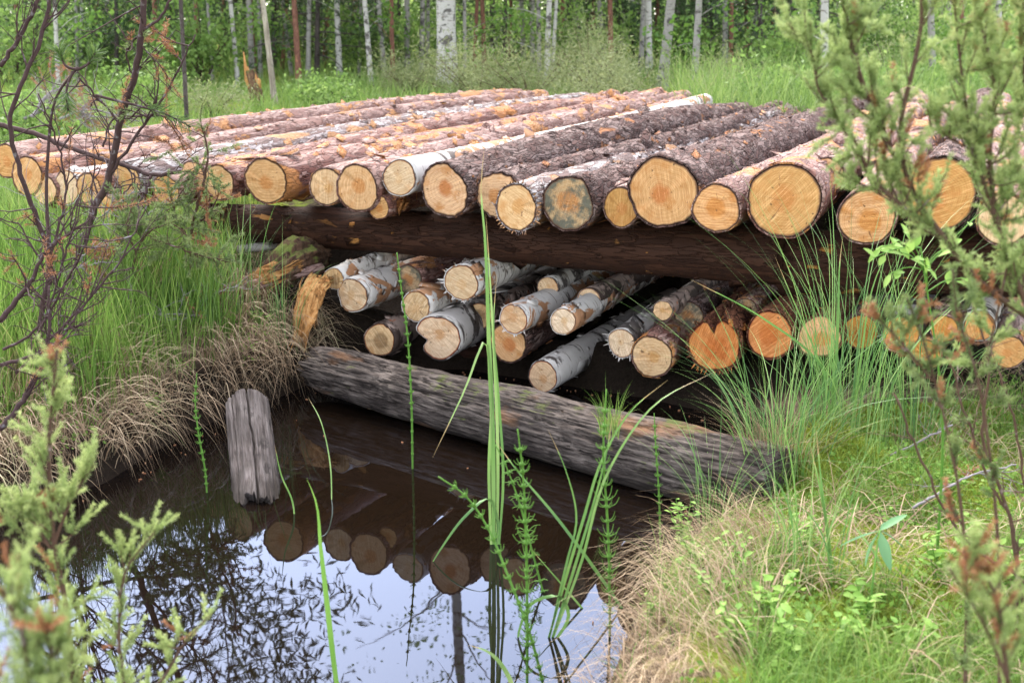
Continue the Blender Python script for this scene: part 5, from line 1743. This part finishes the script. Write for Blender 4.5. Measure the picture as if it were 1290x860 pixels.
for i, (px, py, Y, nn, h0, h1, sp, ln, lab) in enumerate([
        (1062, 600, 3.55, 130, .4, 1.0, .13, .75, 'densest sedge tussock, in front of two orange butts of the lower stack'),
        (985, 640, 3.46, 170, .2, .68, .13, .95, 'arching sedge tussock at the right end of the old log'),
        (1150, 575, 3.7, 70, .35, .8, .1, .6, 'sparse sedge tussock on the moss, right of the densest one'),
        (905, 665, 3.3, 45, .2, .5, .07, .9, 'small sedge tuft at the water edge under the old log'),
        (1015, 760, 2.55, 26, .3, .6, .08, .7, 'loose sedge blades standing in the straw cushion')]):
    x = XA(px, Y, .15)
    b = np.array([x, Y, gz(x, Y)])
    rib = []
    if i == 0:
        rib = [([(1040, 600, Y), (1050, 500, Y), (1056, 400, Y), (1058, 330, Y), (1062, 296, Y)], .011),
               ([(1050, 600, Y), (1040, 480, Y), (1000, 380, Y), (975, 320, Y)], .007),
               ([(1060, 600, Y), (1040, 470, Y), (960, 400, Y - .1), (870, 352, Y - .2)], .008),
               ([(1068, 600, Y), (1085, 450, Y), (1100, 360, Y), (1130, 290, Y)], .007)]
    if i == 4:
        rib = [([(1052, 840, Y), (1046, 700, Y), (1036, 620, Y), (1028, 540, Y)], .009),
               ([(1040, 800, Y), (1044, 690, Y), (1030, 600, Y), (1020, 560, Y)], .008),
               ([(1120, 760, Y), (1104, 700, Y), (1084, 672, Y), (1070, 655, Y)], .009)]
    clump('sedge_tussock', lab, 'sedge', b, rib, SG, 20 + i, nn, (h0, h1, sp, ln, .002, .0044))
x = PY(1064, 600, 3.5)
b = PZ(770, 535, .21)
clump('sedge_tussock', 'short bristly grass tuft growing on top of the old log', 'grass tuft', b, [], None, 30, 90, (.05, .16, .035, .5, .0015, .003), 'green_grass')
b = np.array([XA(985, 3.5, .15), 3.5, .14])
clump('sedge_tussock', 'fine dry grass tuft spilling over the right end of the old log', 'grass tuft', b, [], None, 31, 420, (.08, .26, .12, 1.2, .0012, .003), 'straw')
for i, (px, Y, lab) in enumerate([(300, 4.75, 'thin sedge clump in front of the rotten stump'), (350, 4.75, 'sedge clump left of the orange splintered slab'), (262, 4.55, 'sedge clump under the small drooping juniper')]):
    x = XA(px, Y, .35)
    clump('sedge_tussock', lab, 'sedge', (x, Y, gz(x, Y)), [], 'sedge clumps on the left bank', 40 + i, 46, (.25, .62, .08, .5, .002, .0045))


def horsetail(label, pts, seed, whorls, wl, r=.0032, bare_from=0.0, br_up=.7):
    rng = np.random.default_rng(seed)
    p0 = PY(*pts[0])
    root = thing('horsetail', label, 'horsetail', tuple(p0), 'horsetails standing in the pond')
    P = px_path(pts, 40) - p0
    st, wh = MB(), MB()
    st.tube(P, [r, r * .95, r * .8, r * .45], 8)
    tg = unit(np.gradient(P, axis=0))
    for k in range(whorls):
        f = .12 + .86 * k / whorls
        i = min(int(f * 39), 38)
        st.tube([P[i] - tg[i] * .004, P[i] + tg[i] * .006], [r * 1.15, r * 1.35], 8)
        if f > bare_from:
            n = rng.integers(6, 10)
            u = unit(np.cross(tg[i], [.3, 1, .2]))
            w = np.cross(tg[i], u)
            L = wl * (1.1 - abs(f - .55) * 1.1) * rng.uniform(.75, 1.1)
            for a in rng.uniform(0, 6.28) + np.arange(n) * 6.283 / n:
                d = math.cos(a) * u + math.sin(a) * w
                l2 = L * rng.uniform(.6, 1.1)
                q = smooth_path([P[i], P[i] + d * l2 * .6 + tg[i] * l2 * .2, P[i] + d * l2 * .9 + tg[i] * l2 * br_up], 6)
                wh.tube(q, [r * .36, r * .2], 4, cap=False)
            wh.build('whorl', M['horsetail_green'], root)
            wh = MB()
    st.build('stem', M['horsetail_green'], root)


def wy(px, py):
    return float(PZ(px, py, 0)[1])


y1 = wy(668, 880)
horsetail('horsetail with a long bare stem leaning left beside the tallest sedge', [(690, 885, y1), (668, 800, y1), (640, 725, y1 + .05), (612, 660, y1 + .1), (584, 622, y1 + .1), (552, 600, y1 + .1)], 1, 17, .02)
y1 = wy(665, 870)
horsetail('upright horsetail with full whorls between the two tall sedges', [(664, 880, y1), (664, 760, y1), (662, 660, y1), (658, 590, y1), (652, 540, y1)], 2, 20, .03)
y1 = wy(768, 800)
horsetail('horsetail with bushy whorls nearest the right bank', [(768, 840, y1), (768, 740, y1), (765, 650, y1), (760, 575, y1), (764, 490, y1)], 3, 20, .03)
y1 = wy(520, 590)
horsetail('slim bare horsetail in front of the old log and the birch butts', [(520, 600, y1), (518, 500, y1), (512, 410, y1), (505, 360, y1), (500, 318, y1)], 4, 18, .012, .0035, .35)
y1 = wy(832, 690)
horsetail('faint slim horsetail in front of the right part of the old log', [(832, 690, y1), (830, 620, y1), (826, 560, y1), (824, 520, y1)], 5, 12, .014, .0026)
y1 = wy(262, 620)
horsetail('slim horsetail left of the split grey post', [(262, 640, y1), (258, 590, y1), (250, 545, y1), (246, 505, y1), (248, 470, y1)], 6, 14, .014, .003)
y1 = wy(620, 800) 
horsetail('horsetail with long drooping branchlets just right of the tallest sedge', [(700, 805, y1 + .2), (672, 700, y1 + .25), (650, 620, y1 + .25), (632, 575, y1 + .25), (624, 560, y1 + .25)], 7, 14, .035, .003, 0, .1)


# ------------------------------------------------------------------ herbs
def herb(name, label, cat, px, Y, h, nst, nleaf, L, Wd, seed, spread=.06, mat='herb_leaf', group=None, z0=None, tilt=.5):
    rng = np.random.default_rng(seed)
    x = XA(px, Y, .2)
    z = gz(x, Y) if z0 is None else z0
    root = thing(name, label, cat, (x, Y, z), group)
    st, lf = MB(), MB()
    for s in range(nst):
        a = rng.uniform(0, 6.283)
        top = np.array([math.cos(a) * spread * rng.uniform(.3, 1), math.sin(a) * spread * rng.uniform(.3, 1), h * rng.uniform(.55, 1)])
        q = smooth_path([top * [.15, .15, 0], top * [.4, .4, .5], top], 10)
        st.tube(q, [.0018, .0009], 5, cap=False)
        for k in range(nleaf):
            i = int(2 + 7.9 * (k + .5) / nleaf)
            az = k * 2.4 + rng.uniform(-.4, .4)
            d = np.array([math.cos(az), math.sin(az), tilt * rng.uniform(.2, 1.2)])
            oval_leaf(lf, q[i], d, np.array([0, 0, 1.0]) + .3 * rng.normal(size=3), L * rng.uniform(.6, 1.15), Wd * rng.uniform(.7, 1.1), rng.uniform(.1, 1))
    st.build('stems', M['horsetail_green'], root)
    lf.build('leaves', M[mat], root)
    return root


HG = 'small leafy herbs on the right bank'
for i, (px, Y, h, ns, nl, L, W_, lab) in enumerate([
        (880, 2.65, .1, 8, 9, .022, .012, 'light green herb halfway up the straw cushion over the water'),
        (1010, 2.75, .1, 9, 9, .022, .012, 'light green herb behind the straw cushion, below the sedge tussock'),
        (1060, 2.2, .1, 8, 8, .028, .016, 'leafy herb at the bottom edge right of the round leaved one'),
        (925, 2.2, .09, 8, 8, .026, .015, 'leafy herb at the bottom edge under the broad leaved one'),
        (1120, 3.0, .08, 9, 8, .02, .011, 'small herb on the moss, behind the toothed leaf plant'),
        (1195, 3.2, .08, 9, 8, .02, .011, 'small herb on the moss under the thin juniper shoots'),
        (862, 2.95, .17, 6, 11, .022, .012, 'bilberry sprig on the water edge below the old log'),
        (928, 2.55, .13, 5, 9, .02, .011, 'pale bilberry sprig in the middle of the straw cushion'),
        (905, 2.4, .08, 6, 7, .022, .012, 'low herb in the straw cushion, left of the pale bilberry'),
        (965, 2.3, .13, 6, 8, .034, .02, 'broad leaved herb at the foot of the straw cushion'),
        (820, 2.45, .1, 4, 8, .016, .009, 'tiny sprig at the tip of the straw cushion over the water'),
        (1000, 2.15, .1, 7, 7, .03, .018, 'herb with round leaves near the bottom edge'),
        (1180, 2.5, .12, 8, 9, .026, .014, 'dark herb under the blurred juniper sprig'),
        (1230, 2.7, .1, 8, 9, .024, .013, 'herb on the moss left of the bare brown stems'),
        (1090, 2.35, .08, 6, 6, .03, .018, 'round leaved herb in the shade under the toothed leaf'),
        (1150, 2.2, .1, 7, 8, .026, .015, 'herb cluster at the bottom edge left of the blurred sprig'),
        (1265, 2.4, .12, 7, 9, .024, .013, 'herb at the foot of the bare brown stems')]):
    herb('herb', lab, 'herb', px, Y, h, ns, nl, L, W_, 70 + i, group=HG)
# marsh cinquefoil with toothed blue green leaves
rng = np.random.default_rng(99)
p0 = np.array([XA(1095, 2.35, .2), 2.35, gz(XA(1095, 2.35, .2), 2.35)])
root = thing('leafy_plant', 'larger plant with toothed blue green leaves lying over the straw at right', 'plant', tuple(p0))
st, lf = MB(), MB()
hub = PY(1108, 668, 2.45) - p0
st.tube(smooth_path([[0, 0, 0], hub * [.3, .3, .6], hub], 8), [.003, .002], 6)
for tgt, wd in (((1150, 640, 2.45), .022), ((1080, 722, 2.4), .034), ((1125, 728, 2.35), .026), ((1150, 690, 2.5), .022), ((1040, 688, 2.5), .012), ((1128, 652, 2.5), .018)):
    T = hub + (PY(*tgt) - p0 - hub) * .8
    oval_leaf(lf, hub, T - hub, np.array([.1, -.1, 1.0]) + .4 * rng.normal(size=3), float(np.linalg.norm(T - hub)), wd * .9, rng.uniform(0, .5), curl=.1)
st.build('stem', M['horsetail_green'], root)
leafmat('blue_leaf', [(0, (.08, .17, .07)), (.5, (.14, .27, .12)), (1, (.25, .4, .22))], .3)
lf.build('leaves', M['blue_leaf'], root)
# rowan shoot with feathered leaves before the right bearer log
p0 = np.array([XA(1180, 2.6, .2), 2.6, gz(XA(1180, 2.6, .2), 2.6)])
root = thing('rowan_seedling', 'light green seedling with lobed leaves in front of the right bearer log', 'seedling', tuple(p0))
st, lf = MB(), MB()
top = PY(1160, 312, 2.6) - p0
q = smooth_path([[0, 0, 0], top * [.2, .2, .5], top], 16)
st.tube(q, [.004, .002], 6)
for tgt in ((1100, 325, 2.55), (1128, 300, 2.5), (1140, 290, 2.6), (1172, 340, 2.5), (1165, 325, 2.55), (1120, 345, 2.55), (1195, 310, 2.6), (1270, 240, 2.65), (1215, 350, 2.6), (1130, 316, 2.6), (1108, 312, 2.6)):
    T = PY(*tgt) - p0
    b = q[-1 - rng.integers(0, 4)]
    st.tube(smooth_path([b, (b + T) / 2 + [0, 0, .01], T], 6), [.0015, .001], 4, cap=False)
    for k in range(3):
        f = .55 + .2 * k
        s = b + (T - b) * f
        d = unit(T - b) + rng.normal(0, .6, 3)
        oval_leaf(lf, s, d, np.array([0, -.5, 1.0]), rng.uniform(.025, .045), rng.uniform(.012, .02), rng.uniform(.4, 1))
st.build('stem', M['horsetail_green'], root)
lf.build('leaves', M['herb_leaf'], root)
for i, (px, Y, h, ns, nl, lab) in enumerate([(195, 4.05, .07, 7, 8, 'round leaved herb at the foot of the left bank by the water'),
                                             (150, 4.35, .1, 8, 8, 'small leafy herb in the dead grass of the left bank'),
                                             (330, 4.75, .07, 8, 8, 'small leafy herb beside the bank end of the old log'),
                                             (110, 4.25, .12, 9, 9, 'leafy herb in the grass beneath the rust brown dead needles'),
                                             (225, 4.5, .1, 9, 9, 'leafy herb in the grass above the slim horsetail'),
                                             (175, 4.7, .13, 9, 9, 'leafy herb in the tall grass under the feathery juniper')]):
    herb('herb', lab, 'herb', px, Y, h, ns, nl, .024, .015, 88 + i, group='small leafy herbs on the left bank')


# bits floating on the pond
rng = np.random.default_rng(123)
x, y = rng.uniform(-2.2, .9, 2600), rng.uniform(2.2, 4.9, 2600)
d = pond_sd(x, y)
k = (d < -.01) & (rng.uniform(0, 1, 2600) < np.where(d > -.12, .5, .012))
x, y = x[k], y[k]
n = len(x)
a = rng.uniform(0, 6.28, n)
l = rng.uniform(.002, .006, n)
w_ = l * rng.uniform(.15, .6, n)
ca, sa = np.cos(a), np.sin(a)
zt = .0035 + rng.uniform(0, .002, n)
V = np.stack([np.stack([x + ca * l * i - sa * w_ * j, y + sa * l * i + ca * w_ * j, zt if k_ else 0 * x - .001], -1) for i, j, k_ in ((1, .2, 1), (.1, 1, 1), (-1, .1, 1), (-.1, -1, 1), (1, .2, 0), (.1, 1, 0), (-1, .1, 0), (-.1, -1, 0))], 1)
o = np.arange(n)[:, None] * 8
mb = MB()
mb.add(V, np.concatenate([o + np.array([[0, 1, 2, 3]]), o + np.array([[0, 4, 5, 1]]), o + np.array([[1, 5, 6, 2]]), o + np.array([[2, 6, 7, 3]]), o + np.array([[3, 7, 4, 0]])]), None, np.repeat(rng.uniform(0, 1, n), 8))
tag(mb.build('floating_debris', M['dead_needle']), 'specks of bark and dead leaf floating along the pond margins', 'floating debris', kind='stuff')
